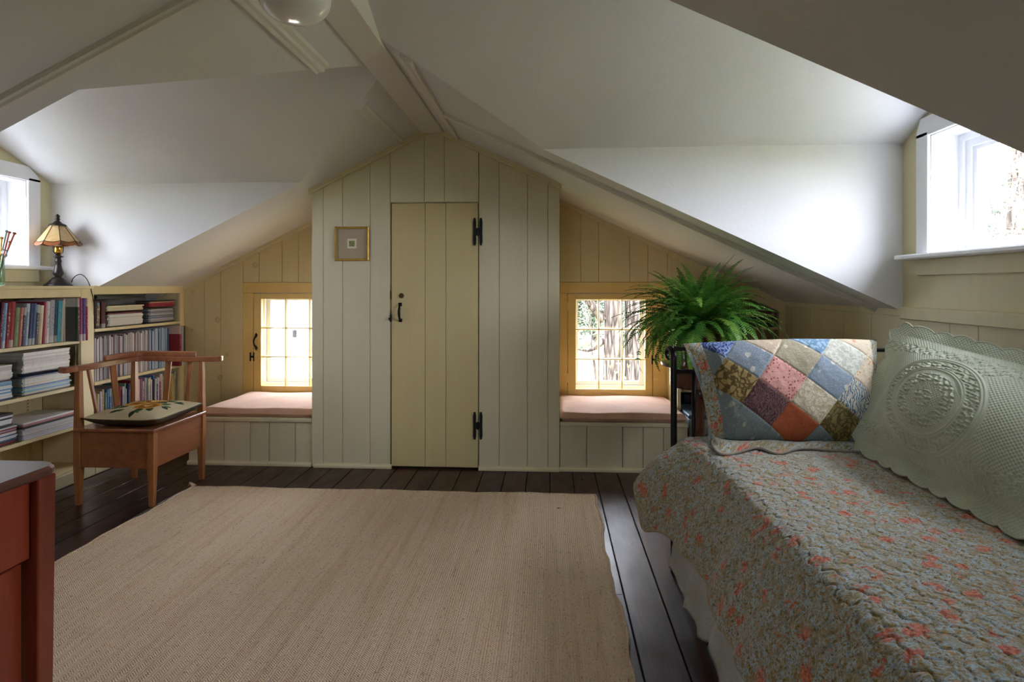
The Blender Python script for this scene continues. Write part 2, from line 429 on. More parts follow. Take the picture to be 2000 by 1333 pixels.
# door: three boards, hinges, handle, bolt, latch
DOOR = empty('door_1', ((dx0 + dx1) / 2, YC + .01, .02), kind='structure')
dse = [dx0 + .007] + [pxX(p, YC) for p in (830, 870.5)] + [dx1 - .004]
for a, b in zip(dse[:-1], dse[1:]):
    m = MB(); m.box(a + .0012, b - .0012, YC + .004, YC + .026, .012, DZ - .004); m.build('door_board', M_door, DOOR, bevel=.002)
m = MB(); m.box(dx0, dx1, YC + .05, YC + .055, 0, DZ); m.box(dx0 - .002, dx0 + .002, YC + .02, YC + .055, 0, DZ); m.box(dx1 - .002, dx1 + .002, YC + .02, YC + .055, 0, DZ)
m.build('door_jamb', M_board, DOOR)
for (py0, py1) in ((426, 480), (805, 859)):
    c = onY(933, (py0 + py1) / 2, YC); hh = .5 * (py1 - py0) / F * YC
    hg = MB()
    def plate(x, z0, z1, w=.021):
        n = 10; z = np.linspace(z0, z1, n); ww = w * np.array([.55, .95, 1, .95, .9, .9, .95, 1, .95, .55]) / 2
        pts = [(x - ww[i], YC - .001, z[i]) for i in range(n)] + [(x + ww[i], YC - .001, z[i]) for i in reversed(range(n))]
        hg.prism(pts, (0, -.004, 0))
    plate(c.x - .02, c.z - hh, c.z + hh); plate(c.x + .0215, c.z - hh, c.z + hh)
    hg.box(c.x - .02, c.x + .02, YC - .004, YC - .0005, c.z - .022, c.z + .022)
    hg.tube([(c.x + .001, YC - .006, c.z - .026), (c.x + .001, YC - .006, c.z + .026)], .0045, 8)
    hgo = hg.build('hinge', M_black, DOOR)
    for sx in (-.02, .0215):
        for sz in (-.8, .25, .85):
            q = MB(); q.lathe([(.0035, 0), (.003, .0012), (.0, .002)], 8); 
            q.v = [(c.x + sx + v[0], YC - .005 - v[2], c.z + sz * hh + v[1]) for v in q.v]; q.build('screw', M_black, hgo)
c = onY(784, 578, YC); q = MB(); q.lathe([(.0165, 0), (.0165, .006), (.014, .011), (.006, .012), (.005, .010)], 20)
q.v = [(c.x + v[0], YC + .004 - v[2], c.z + v[1]) for v in q.v]; q.build('deadbolt', M_darkbrass, DOOR, smooth=False)
c0 = onY(781.5, 595, YC); c1 = onY(782, 626, YC)
q = MB(); q.box(c0.x - .011, c0.x + .011, YC - .002, YC + .005, c0.z - .011, c0.z + .011); q.box(c1.x - .011, c1.x + .011, YC - .002, YC + .005, c1.z - .011, c1.z + .011)
pts = [(c0.x, YC - .002 - .032 * math.sin(math.pi * t) ** .7, c0.z + (c1.z - c0.z) * t) for t in np.linspace(0, 1, 12)]
q.tube(pts, [.005, .006, .007, .008, .0085, .0088, .0088, .0085, .008, .007, .006, .005], 8); q.build('pull_handle', M_black, DOOR, smooth=True)
c = onY(764, 622, YC); q = MB(); q.box(c.x - .006, c.x + .004, YC - .006, YC + .004, c.z - .022, c.z + .026); q.box(c.x - .012, c.x + .003, YC - .022, YC - .004, c.z - .012, c.z + .004); q.build('latch_catch', M_black, DOOR)
c = onY(763.6, 577, YC); q = MB(); q.box(c.x - .004, c.x + .003, YC - .002, YC + .004, c.z - .03, c.z + .03); q.build('strike_plate', M_darkbrass, DOOR)

# ------------------------------------------------------------------ back wall with the two alcoves
WB = MB()
WLx = (pxX(495, YB), pxX(495, YB) + .70); WRx = (onY(1108, 600, YB).x, onY(1275, 600, YB).x)
WZ = (.36, 1.149)
def wall_around(m, x0, x1, wx, zt):
    y0, y1 = YB + .016, YB + .15
    m.prism([(x0, y0, 0), (wx[0], y0, 0), (wx[0], y0, roof(wx[0])), (x0, y0, roof(x0))], (0, y1 - y0, 0))
    m.prism([(wx[1], y0, 0), (x1, y0, 0), (x1, y0, roof(x1)), (wx[1], y0, roof(wx[1]))], (0, y1 - y0, 0))
    m.box(wx[0], wx[1], y0, y1, 0, WZ[0])
    m.prism([(wx[0], y0, WZ[1]), (wx[1], y0, WZ[1]), (wx[1], y0, roof(wx[1])), (wx[0], y0, roof(wx[0]))], (0, y1 - y0, 0))
wall_around(WB, XBK - .4, CX0 + .02, WLx, 0)
XBC = .885
wall_around(WB, CX1 - .02, XBC, WRx, 0)
# behind the closet
WB.prism([(CX0, YB, 0), (CX1, YB, 0), (CX1, YB, roof(CX1)), (XRG, YB, 2.25), (CX0, YB, roof(CX0))], (0, .15, 0))
# behind the built-in bookcase
WB.box(XBC, XKN + .1, YB + .26, YB + .32, 0, 1.6)
WBK = tag(WB.build('wall_back', M_alcove), kind='structure')
zc = 1.232
bl = [XBK] + [pxX(p, YB) for p in (399, 431, 475)]
for a, b in zip(bl[:-1], bl[1:]): gable_board(WBK, a + g, b - g, YB, YB + .018, 0, M_alcove)
bl = [pxX(p, YB) for p in (475, 506, 551, 583, 622, 650)] + [CX0]
for a, b in zip(bl[:-1], bl[1:]): gable_board(WBK, a + g, b - g, YB, YB + .018, zc + .002, M_alcove)
gable_board(WBK, pxX(475, YB) + g, CX0 - g, YB, YB + .018, 0, M_alcove, zt=.33)
bl = [CX1] + [pxX(p, YB) for p in (1134, 1169, 1230, 1265)] + [XBC]
for a, b in zip(bl[:-1], bl[1:]): gable_board(WBK, a + g, b - g, YB, YB + .018, zc + .002, M_alcove)
gable_board(WBK, CX1 + g, XBC - g, YB, YB + .018, 0, M_alcove, zt=.33)

def H_hinge(parent, x, y, z, s=1.0):
    q = MB(); q.box(x - .016 * s, x - .008 * s, y - .004, y, z - .03 * s, z + .03 * s); q.box(x + .008 * s, x + .016 * s, y - .004, y, z - .03 * s, z + .03 * s)
    q.box(x - .012 * s, x + .012 * s, y - .004, y, z - .006 * s, z + .006 * s); return q.build('h_hinge', M_black, parent)
def alcove_window(nm, wx, casing_l, casing_r, hinge_side):
    root = empty(nm, ((wx[0] + wx[1]) / 2, YB, WZ[0]), kind='structure')
    # casing boards, flat on the wall
    if casing_l is not None:
        m = MB(); m.box(casing_l, wx[0], YB - .004, YB + .02, .33, WZ[1]); m.build('casing', M_casing, root, bevel=.002)
    if casing_r is not None:
        m = MB(); m.box(wx[1], casing_r, YB - .004, YB + .02, .33, WZ[1]); m.build('casing', M_casing, root, bevel=.002)
    m = MB(); m.box(casing_l if casing_l is not None else wx[0], casing_r if casing_r is not None else wx[1], YB - .004, YB + .02, WZ[1] + .001, zc); m.build('head_casing', M_casing, root, bevel=.002)
    # inner sash with nine panes
    x0, x1, z0, z1 = wx[0] + .004, wx[1] - .004, WZ[0] + .004, WZ[1] - .005
    gx0, gx1, gz0, gz1 = wx[0] + .064, wx[1] - .056, WZ[0] + .058, WZ[1] - .047
    s = empty('sash', ((x0 + x1) / 2, YB, z0)); setparent(s, root); s.location = (0, 0, 0)
    y0, y1 = YB - .006, YB + .026
    for nmx, bx in (('stile', (x0, gx0, z0, z1)), ('stile', (gx1, x1, z0, z1)), ('rail', (gx0, gx1, z0, gz0)), ('rail', (gx0, gx1, gz1, z1))):
        m = MB(); m.box(bx[0], bx[1], y0, y1, bx[2], bx[3]); m.build(nmx, M_casing, s, bevel=.002)
    for i in (1, 2):
        xx = gx0 + (gx1 - gx0) * i / 3
        m = MB(); m.prism([(xx - .008, y1 - .002, gz0), (xx + .008, y1 - .002, gz0), (xx + .003, y0 + .006, gz0), (xx - .003, y0 + .006, gz0)], (0, 0, gz1 - gz0)); m.build('muntin', M_casing, s)
        zz = gz0 + (gz1 - gz0) * i / 3
        m = MB(); m.prism([(gx0, y1 - .002, zz - .008), (gx0, y1 - .002, zz + .008), (gx0, y0 + .006, zz + .003), (gx0, y0 + .006, zz - .003)], (gx1 - gx0, 0, 0)); m.build('muntin', M_casing, s)
    pane = None
    for i in range(3):
        for j in range(3):
            a = gx0 + (gx1 - gx0) * i / 3; b = gz0 + (gz1 - gz0) * j / 3
            m = MB(); m.box(a + .006, a + (gx1 - gx0) / 3 - .006, YB + .012, YB + .015, b + .006, b + (gz1 - gz0) / 3 - .006); m.build('pane', M_glass, s)
    # outer white storm window in the depth of the wall
    m = MB(); yo0, yo1 = YB + .028, YB + .15
    m.box(wx[0] - .01, wx[0] + .012, yo0, yo1, WZ[0], WZ[1]); m.box(wx[1] - .012, wx[1] + .01, yo0, yo1, WZ[0], WZ[1])
    m.box(wx[0], wx[1], yo0, yo1, WZ[0] - .01, WZ[0] + .012); m.box(wx[0], wx[1], yo0, yo1, WZ[1] - .012, WZ[1] + .01); m.build('reveal', M_white, root)
    for d, w in ((.085, .052), (.115, .085)):
        m = MB(); ya, yb = YB + d, YB + d + .026
        m.box(wx[0], wx[0] + w, ya, yb, WZ[0], WZ[1]); m.box(wx[1] - w, wx[1], ya, yb, WZ[0], WZ[1]); m.box(wx[0] + w, wx[1] - w, ya, yb, WZ[0], WZ[0] + w + .02); m.box(wx[0] + w, wx[1] - w, ya, yb, WZ[1] - w * .7, WZ[1]); m.build('storm_frame', M_white, root)
    m = MB(); m.box(wx[0] + .08, wx[1] - .08, YB + .127, YB + .13, WZ[0] + .1, WZ[1] - .05); m.build('storm_pane', M_glass, root)
    hx = wx[0] - .004 if hinge_side < 0 else wx[1] + .004
    hz = onY(488, 697, YB).z
    H_hinge(root, hx - (.004 if hinge_side < 0 else -.004), YB - .005, hz, 1.15)
    if hinge_side < 0:
        c0 = onY(500, 655, YB); c1 = onY(500, 680, YB); xq = wx[0] + .026
        q = MB()
        for cc in (c0, c1):
            q.prism([(xq, YB - .006, cc.z - .02), (xq + .012, YB - .006, cc.z), (xq, YB - .006, cc.z + .02), (xq - .012, YB - .006, cc.z)], (0, -.004, 0))
        q.tube([(xq - .006 * math.sin(math.pi * t), YB - .008 - .03 * math.sin(math.pi * t), c0.z + (c1.z - c0.z) * t) for t in np.linspace(0, 1, 9)], .006, 8)
        q.build('pull_handle', M_black, root)
    else:
        for zz in (.5, 1.05):
            q = MB(); q.box(wx[0] - .012, wx[0] + .008, YB - .0065, YB - .003, zz - .035, zz + .035); q.build('butt_hinge', M_casing, root)
    return root
alcove_window('window_1', WLx, pxX(475, YB), CX0, -1)
alcove_window('window_2', WRx, CX1, XBC, 1)

# ------------------------------------------------------------------ window seats and their cushions
SZ = .317
def window_seat(x0, x1, seams, label, name='window_seat'):
    root = empty(name, ((x0 + x1) / 2, 4.3, 0), label, 'window seat')
    m = MB(); m.box(x0, x1, 4.032, 4.05, 0, SZ - .024); m.box(x0, x0 + .018, 4.05, YB - .002, 0, SZ - .024); m.build('seat_box', M_seatp, root)
    for a, b in zip(seams[:-1], seams[1:]):
        m = MB(); m.box(a + .0018, b - .0018, 4.014, 4.032, 0, SZ - .024); m.build('board', M_seatp, root, bevel=.0018)
    m = MB(); m.box(x0 - (.012 if x0 < -2 else 0), x1, 4.002, YB - .001, SZ - .024, SZ); m.build('seat_top', M_seatp, root, bevel=.003)
    m = MB(); m.prism([(x0, 4.014, 0), (x0, 3.994, 0), (x0, 3.994, .014), (x0, 4.0, .024), (x0, 4.014, .026)], (x1 - x0, 0, 0)); m.build('shoe_moulding', M_trim, root)
    return root
sy = 4.014
lse = [-2.44] + [pxX(p, sy) for p in (437, 488.5, 525.5, 576.5)] + [CX0 - .001]
window_seat(-2.44, CX0 - .001, lse, 'cream boarded window seat beside the corner chair')
rse = [CX1 + .001] + [pxX(p, sy) for p in (1146, 1216, 1256, 1296)] + [XBC]
window_seat(CX1 + .001, XBC, rse, 'cream boarded window seat beside the daybed and fern')

def cushion_mat():
    t = NT('salmon_cushion_cloth', .85, .2)
    f = t.noise(t.pos, 9, 4); c = t.ramp(f, [(.3, lin(204, 158, 130)), (.7, lin(220, 176, 148))])
    d = t.vor(t.scale(t.pos, (1, 1, 1)), 15, rnd=.35); c = t.mix(t.rng(d, .075, .05, 0, .7), c, lin(240, 222, 205))
    t.color(c); w = t.math('MULTIPLY', t.wave(t.pos, 260, d='X'), t.wave(t.pos, 260, d='Y'))
    t.bump(t.math('ADD', w, t.math('MULTIPLY', t.noise(t.pos, 14, 4), 4)), .0009); t.b.inputs['Sheen Weight'].default_value = .3
    return t.m
M_cush = cushion_mat()
def seat_cushion(x0, x1, y0, y1, zb, h, label, seed):
    nu, nv = 60, 48; u = np.linspace(0, 1, nu)[:, None] * np.ones((1, nv)); v = np.ones((nu, 1)) * np.linspace(0, 1, nv)[None, :]
    rs = np.random.RandomState(seed)
    def surf(top):
        eu = np.minimum(u, 1 - u) * (x1 - x0); ev = np.minimum(v, 1 - v) * (y1 - y0)
        r = .02; ru = np.clip(eu / r, 0, 1); rv = np.clip(ev / r, 0, 1)
        prof = np.sqrt(np.clip(1 - (1 - ru) ** 2, 0, 1)) * np.sqrt(np.clip(1 - (1 - rv) ** 2, 0, 1))
        puff = .012 * np.sin(np.pi * u) * np.sin(np.pi * v) + .003 * np.sin(9 * u + seed) * np.sin(7 * v + 1)
        X = x0 + (x1 - x0) * u + .004 * np.sin(np.pi * v * 3 + seed); Y = y0 + (y1 - y0) * v + .005 * np.sin(np.pi * u * 4 + seed)
        Z = zb + h * .42 + (h * .58 * prof + puff * prof if top else -h * .42 * prof ** .6)
        return np.stack([X, Y, Z], -1)
    root = empty('seat_cushion', ((x0 + x1) / 2, (y0 + y1) / 2, zb), label, 'cushion')
    grid_obj('cushion_top', surf(True), M_cush, root); grid_obj('cushion_base', surf(False)[::-1], M_cush, root)
    t = np.linspace(0, 1, 24); loop = [(x0 + (x1 - x0) * a, y0) for a in t[:-1]] + [(x1, y0 + (y1 - y0) * a) for a in t[:-1]] + [(x1 - (x1 - x0) * a, y1) for a in t[:-1]] + [(x0, y1 - (y1 - y0) * a) for a in t[:-1]]
    q = MB(); q.tube([(a, b, zb + h * .42) for a, b in loop], .004, 6, closed=True); q.build('piping', M_cush, root, smooth=True)
    return root
seat_cushion(-2.36, CX0 - .006, 4.03, YB - .02, SZ, .058, 'salmon seat cushion with pale flecks on the window seat by the corner chair', 1)
seat_cushion(CX1 + .006, XBC - .01, 4.02, YB - .02, SZ, .058, 'salmon seat cushion with pale flecks on the window seat by the fern', 2)

# ------------------------------------------------------------------ right knee wall and dormer window wall
WR = MB(); ZK = 1.098
WR.box(XKN + .018, XKN + .1, YREAR, YB + .3, 0, ZK - .01)
WRK = tag(WR.build('wall_right', M_yellow), kind='structure')
ys = [YREAR] + list(np.arange(-2.3, 2.2, .19)) + [onX(p, 640, XKN).y for p in (1911, 1855, 1702, 1647, 1609, 1584.6, 1546)] + [YB - .02]
ys = sorted(ys)
for a, b in zip(ys[:-1], ys[1:]):
    m = MB(); m.box(XKN, XKN + .018, a + g, b - g, 0, ZK - .02); m.build('board', M_yellow, WRK, bevel=.0018)
m = MB(); m.box(XKN - .016, XKN + .02, YREAR, RY1 - .02, 1.039, ZK); tag(m.build('trim_5', M_yellow, bevel=.004), kind='structure')
m = MB(); m.box(XKN - .010, XKN + .01, RY1 - .02, YB, 1.052, 1.088); tag(m.build('trim_6', M_yellow, bevel=.003), kind='structure')
def dormer_window(nm, X, out, y0, y1, z0, z1, slope_y0, slope_y1, ez, rz, ym, stool_y1, mat_wall, wname, wz0, wy0, wy1):
    """window wall at plane X (out = +1/-1 outward) with deep white jambs"""
    w = MB(); T = .2 * out; top = lambda y: ez + (rz - ez) * (1 - abs(y - ym) / (wy1 - ym))
    def wp(poly): w.prism([(X, y, z) for y, z in poly], (T, 0, 0))
    wp([(wy0, wz0), (y0, wz0), (y0, top(y0)), (wy0, ez)]); wp([(y1, wz0), (wy1, wz0), (wy1, ez), (y1, top(y1))])
    wp([(y0, wz0), (y1, wz0), (y1, z0), (y0, z0)]); wp([(y0, z1), (y1, z1), (y1, top(y1)), (ym, rz), (y0, top(y0))])
    tag(w.build(wname, mat_wall), kind='structure')
    root = empty(nm, (X, (y0 + y1) / 2, z0), kind='structure'); cw = .088; xi = X - .018 * out
    def cas(poly, n='casing'):
        m = MB(); m.prism([(X, y, z) for y, z in poly], (-.018 * out, 0, 0)); m.build(n, M_white, root, bevel=.002)
    for a, b in ((y1, y1 + cw), (y0 - cw, y0)):
        cas([(a, z0), (b, z0), (b, min(top(b), z1 + .02) - .002), (a, min(top(a), z1 + .02) - .002)])
    zh = z1 + .09
    yb = min(y1 + cw, wy1 - (z1 + .02 - ez) / (rz - ez) * (wy1 - ym)); yt = min(y1 + cw, wy1 - (zh - ez) / (rz - ez) * (wy1 - ym))
    ya_ = 2 * ym - yb; yt_ = 2 * ym - yt
    cas([(max(ya_, y0 - cw), z1 + .001), (min(yb, y1 + cw), z1 + .001), (min(yb, y1 + cw), z1 + .02), (yt, zh), (yt_, zh), (max(ya_, y0 - cw), z1 + .02)], 'head_casing')
    m = MB(); m.box(X - .002 * out, X + .13 * out, y1 - .004, y1 + .012, z0, z1); m.box(X - .002 * out, X + .13 * out, y0 - .012, y0 + .004, z0, z1); m.box(X - .002 * out, X + .13 * out, y0, y1, z1 - .004, z1 + .012); m.box(X - .002 * out, X + .13 * out, y0, y1, z0 - .012, z0 + .004); m.build('jamb', M_white, root)
    def frame(xa, xb, w, n):
        m = MB(); xa, xb = X + xa * out, X + xb * out
        m.box(xa, xb, y1 - w, y1 + .01, z0 - .01, z1 + .01); m.box(xa, xb, y0 - .01, y0 + w, z0 - .01, z1 + .01); m.box(xa + .0008, xb - .0008, y0 + w, y1 - w, z1 - w, z1 + .01); m.box(xa + .0008, xb - .0008, y0 + w, y1 - w, z0 - .01, z0 + w * .6); m.build(n, M_white, root)
    frame(.118, .2, .035, 'window_frame'); frame(.13, .18, .07, 'outer_frame')
    n = 2 if (y1 - y0) > 1.0 else 1
    for k in range(n):
        a = y0 + .07 + (y1 - y0 - .14) * k / n; b = y0 + .07 + (y1 - y0 - .14) * (k + 1) / n
        s = MB(); xa, xb = X + .14 * out, X + .172 * out; ww = .028
        s.box(xa, xb, a, a + ww, z0 + .03, z1 - .06); s.box(xa, xb, b - ww, b, z0 + .03, z1 - .06); s.box(xa, xb, a + ww, b - ww, z0 + .03, z0 + .03 + ww); s.box(xa, xb, a + ww, b - ww, z1 - .06 - ww, z1 - .06)
        so = s.build('sash', M_white, root)
        p = MB(); p.box(X + .155 * out, X + .159 * out, a + ww - .003, b - ww + .003, z0 + .03 + ww - .003, z1 - .06 - ww + .003); p.build('pane', M_glass, so)
    ye = stool_y1; yo = 2 * ym - ye
    m = MB(); m.box(X - .075 * out, X + .02 * out, yo, ye, z0 - .024, z0); m.build('stool', M_white, root, bevel=.006)
    m = MB(); m.box(X - .02 * out, X, 2 * ym - (ye - .1), ye - .1, z0 - .1, z0 - .024); m.build('apron', mat_wall, root, bevel=.003)
    return root
dormer_window('window_3', XR_, 1, 1.50, 2.955, 1.352, 1.90, 0, 0, REZ, RRZ, RYM, 3.13, M_yellow, 'wall_right_dormer', 1.05, RY0, RY1)
dormer_window('window_4', XL, -1, 2.155, 3.592, 1.327, 1.852, 0, 0, LEZ, 2.26, LYM, 3.77, M_yellow, 'wall_left_dormer', 1.0, LY0, LY1)

# left knee wall, rear gable wall with one window behind the camera
m = MB(); m.box(XL - .04, XL, YREAR, YB + .15, 0, 1.06); tag(m.build('wall_left', M_yellow), kind='structure')
WRR = MB(); y0, y1 = YREAR - .14, YREAR
rw = [(-1.62, -.92)]; rz = (.75, 1.45)   # the paned window mirrored in the globe lamp
xs = [XL, rw[0][0], rw[0][1], XKN + .1]
for i, (a, b) in enumerate(zip(xs[:-1], xs[1:])):
    if i % 2 == 0:
        pts = [(a, y0, 0), (b, y0, 0), (b, y0, roof(b))] + ([(XRG, y0, 2.25)] if a < XRG < b else []) + [(a, y0, roof(a))]
        WRR.prism(pts, (0, .14, 0))
    else:
        WRR.box(a, b, y0, y1, 0, rz[0]); WRR.prism([(a, y0, rz[1]), (b, y0, rz[1]), (b, y0, max(rz[1] + .01, roof(b))), (a, y0, max(rz[1] + .01, roof(a)))], (0, .14, 0))
tag(WRR.build('wall_rear', M_board), kind='structure')
for i, (a, b) in enumerate(rw):
    r_ = empty('window_%d' % (5 + i), ((a + b) / 2, YREAR - .07, rz[0]), kind='structure')
    m = MB(); ya, yb = YREAR - .1, YREAR - .05
    m.box(a, a + .05, ya, yb, *rz); m.box(b - .05, b, ya, yb, *rz); m.box(a + .05, b - .05, ya, yb, rz[0], rz[0] + .06); m.box(a + .05, b - .05, ya, yb, rz[1] - .05, rz[1]); m.box(a + .05, b - .05, ya, yb, 1.08, 1.12); m.build('window_frame', M_white, r_)
    for j in range(3):
        for l in range(4):
            pa = a + .05 + (b - a - .1) * j / 3; pz = rz[0] + .06 + (rz[1] - rz[0] - .11) * l / 4
            m = MB(); m.box(pa + .008, pa + (b - a - .1) / 3 - .008, YREAR - .075, YREAR - .072, pz + .008, pz + (rz[1] - rz[0] - .11) / 4 - .008); m.build('pane', M_glass, r_)
    for j in (1, 2):
        m = MB(); xx = a + .05 + (b - a - .1) * j / 3; m.box(xx - .01, xx + .01, YREAR - .085, YREAR - .06, *rz); m.build('muntin', M_white, r_)
# ------------------------------------------------------------------ bookcases on the left
def box_obj(name, mat, parent, b, bevel=.0015):
    m = MB(); m.box(*b); return m.build(name, mat, parent, bevel=bevel)
XB = XBK; XBB = -3.19
UA0, UA1, UB0, UB1 = 1.2, 3.742, 3.742, YB - .001
BK1 = empty('bookcase', (-3.05, 2.5, 0), 'wide pale yellow bookcase under the lamp and dormer window', 'bookcase')
zt = 1.203
box_obj('top', M_shelf, BK1, (XL + .002, XB + .004, UA0, UA1, zt - .018, zt))
box_obj('top_rail', M_shelf, BK1, (XB - .018, XB + .002, UA0, UA1 - .1085, 1.135, zt - .0185))
box_obj('stile', M_shelf, BK1, (XB - .018, XB + .002, UA1 - .108, UA1, .0, zt - .0185))
box_obj('stile', M_shelf, BK1, (XB - .018, XB + .002, UA0, UA0 + .06, .0, zt - .0185))
box_obj('side_panel', M_shelf, BK1, (XBB, XB - .018, UA1 - .06, UA1 - .04, 0, zt - .0185)); box_obj('side_panel', M_shelf, BK1, (XBB, XB - .018, UA0, UA0 + .02, 0, zt - .0185))
SH1 = [.868, .587, .342, .095]
for z in SH1[:3]: box_obj('shelf', M_shelf, BK1, (XBB, XB - .006, UA0 + .021, UA1 - .061, z - .02, z))
box_obj('bottom_shelf', M_shelf, BK1, (XBB, XB - .006, UA0 + .021, UA1 - .061, .075, .095))
box_obj('baseboard', M_trim, BK1, (XB - .01, XB + .012, UA0, UA1, 0, .075), .004)
yy = UA0 + .021
while yy < UA1 - .07:
    box_obj('back_board', M_shelf, BK1, (XBB - .012, XBB, yy + .001, min(yy + .17, UA1 - .062), .0, zt - .02)); yy += .17
st = MB(); st.box(XBB + .001, XBB + .004, UA1 - .18, UA1 - .165, .1, zt - .03); sto = st.build('shelf_strip', M_shelf, BK1)
for z in np.arange(.36, .85, .02):
    box_obj('slot', M_black, sto, (XBB + .004, XBB + .0046, UA1 - .176, UA1 - .169, z, z + .006), 0)
BK2 = empty('bookcase', (-3.05, 4.2, 0), 'narrower pale yellow corner bookcase behind the wooden corner chair', 'bookcase')
z2 = 1.206
box_obj('top_rail', M_shelf, BK2, (XB - .018, XB + .002, UB0 + .001, UB1 - .055, 1.149, z2))
box_obj('stile', M_shelf, BK2, (XB - .018, XB + .002, UB1 - .054, UB1, .0, z2))
box_obj('side_panel', M_shelf, BK2, (XBB, XB - .018, UB1 - .05, UB1 - .03, 0, z2 - .02)); box_obj('side_panel', M_shelf, BK2, (XBB, XB - .018, UB0 + .001, UB0 + .012, 0, z2 - .05))
SH2 = [.928, .586, .27]
for z in SH2: box_obj('shelf', M_shelf, BK2, (XBB, XB - .002, UB0 + .013, UB1 - .051, z - .02, z))
box_obj('baseboard', M_trim, BK2, (XB - .01, XB + .012, UB0 + .001, UB1, 0, .075), .004)
yy = UB0 + .013
while yy < UB1 - .06:
    box_obj('back_board', M_shelf, BK2, (XBB - .012, XBB, yy + .001, min(yy + .17, UB1 - .052), .0, 1.05)); yy += .17

# ------------------------------------------------------------------ books and magazines
def book_mat(name, kind):
    t = NT(name, .55 if kind == 'book' else .4)
    c = t.objinfo('Color'); rnd = t.objinfo('Random'); s = t.sep(t.obj)
    p = t.n.new('ShaderNodeCombineXYZ'); t.l.new(s[1], p.inputs[0]); t.l.new(s[2], p.inputs[1]); t.l.new(t.math('MULTIPLY', rnd, 51), p.inputs[2])
    if kind == 'book':
        # lettering-like flecks down the spine, one lighter or darker band at head or foot
        line = t.noise(t.scale(p.outputs[0], (3, 26, 1)), 1.0, 3, .8)
        zone = t.math('MULTIPLY', t.rng(t.math('ABSOLUTE', s[1]), .30, .27), t.rng(t.math('ABSOLUTE', t.math('SUBTRACT', s[2], .55)), .3, .28))
        f = t.math('MULTIPLY', t.rng(line, .54, .58), zone)
        lt = t.math('GREATER_THAN', rnd, .42)
        c1 = t.mix(t.math('MULTIPLY', f, .75), c, t.mix(lt, lin(30, 26, 30), lin(226, 214, 190)))
        band = t.math('MULTIPLY', t.math('GREATER_THAN', s[2], .8), t.math('GREATER_THAN', rnd, .66))
        band2 = t.math('MULTIPLY', t.math('LESS_THAN', s[2], .16), t.math('LESS_THAN', rnd, .3))
        c1 = t.mix(t.math('MULTIPLY', t.math('ADD', band, band2), .45), c1, lin(235, 228, 214))
    else:
        v = t.noise(t.scale(t.pos, (40, 60, 9)), 1.2, 3, .7); c1 = t.mix(t.rng(v, .55, .68, 0, .16), c, lin(90, 90, 100))
    t.color(c1); t.bump(t.noise(t.pos, 90, 3), .0006); return t.m
M_book = book_mat('book_cover', 'book'); M_mag = book_mat('magazine_paper', 'mag')
M_pages = plain('page_block', lin(228, 220, 200), .8, .08, 120, .0006, 260)
def unit_book():
    c = MB(); c.box(-.5, .5, -.5, -.42, 0, 1); c.box(-.5, .5, .42, .5, 0, 1)
    c.hexa([(.5, -.5, 0), (.5, .5, 0), (.46, .5, 0), (.46, -.5, 0)], [(.5, -.5, 1), (.5, .5, 1), (.46, .5, 1), (.46, -.5, 1)])
    c.add([(.5, -.5, 0), (.5, .5, 0), (.53, .25, 0), (.53, -.25, 0), (.5, -.5, 1), (.5, .5, 1), (.53, .25, 1), (.53, -.25, 1)], [(0, 3, 7, 4), (3, 2, 6, 7), (2, 1, 5, 6), (0, 1, 2, 3), (4, 7, 6, 5)])
    b = c.build('book', M_book, origin=False); q = MB(); q.box(-.47, .47, -.42, .42, .02, .98); pg = q.build('page_block', M_pages, b, origin=False)
    m = MB(); m.hexa([(-.5, -.5, 0), (.5, -.5, 0), (.5, .5, 0), (-.5, .5, 0)], [(-.5, -.5, 1), (.5, -.5, 1), (.5, .5, 1), (-.5, .5, 1)])
    mg = m.build('magazine', M_mag, origin=False)
    return b, pg, mg
BK, PG, MG = unit_book()
_first = {'b': True, 'm': True}
def add_book(x_front, y, z, depth, th, h, colr, label, group, tilt=0, zrot=0):
    if _first['b']: b, p = BK, PG; _first['b'] = False
    else:
        b = BK.copy(); COL.objects.link(b); p = PG.copy(); COL.objects.link(p); p.parent = b
    b.location = (x_front - depth / 2, y, z); b.scale = (depth, th, h); b.rotation_euler = (tilt, 0, zrot); b.color = colr
    return tag(b, label, 'book', group)
def add_mag(loc, scl, colr, label, group, rot=(0, 0, 0)):
    if _first['m']: b = MG; _first['m'] = False
    else: b = MG.copy(); COL.objects.link(b)
    b.location = loc; b.scale = scl; b.color = colr; b.rotation_euler = rot
    return tag(b, label, 'magazine', group)
CNAMES = [('white', (225, 222, 218)), ('cream', (216, 200, 165)), ('light grey', (182, 180, 182)), ('mid grey', (142, 140, 142)), ('dark grey', (92, 90, 94)), ('black', (38, 35, 40)), ('red', (155, 40, 48)), ('maroon', (104, 36, 46)), ('rose', (168, 110, 122)), ('mauve', (176, 158, 172)), ('purple', (66, 50, 84)), ('navy', (46, 54, 92)), ('blue', (78, 112, 156)), ('steel blue', (112, 140, 168)), ('pale blue', (156, 178, 196)), ('green', (110, 140, 118)), ('tan', (182, 150, 116)), ('brown', (122, 100, 82)), ('yellow', (212, 176, 76)), ('olive', (150, 148, 128)), ('lilac', (186, 176, 192))]
def cname(c):
    f = lambda x: 255 * (x * 12.92 if x < .0031308 else 1.055 * x ** (1 / 2.4) - .055)
    v = [f(x) for x in c[:3]]
    return min(CNAMES, key=lambda n: sum((a - b) ** 2 for a, b in zip(n[1], v)))[0]
def jit(c, rs, a=.1): 
    k = 1 + rs.uniform(-a, a); return (min(1, c[0] * k), min(1, c[1] * k), min(1, c[2] * k), 1)
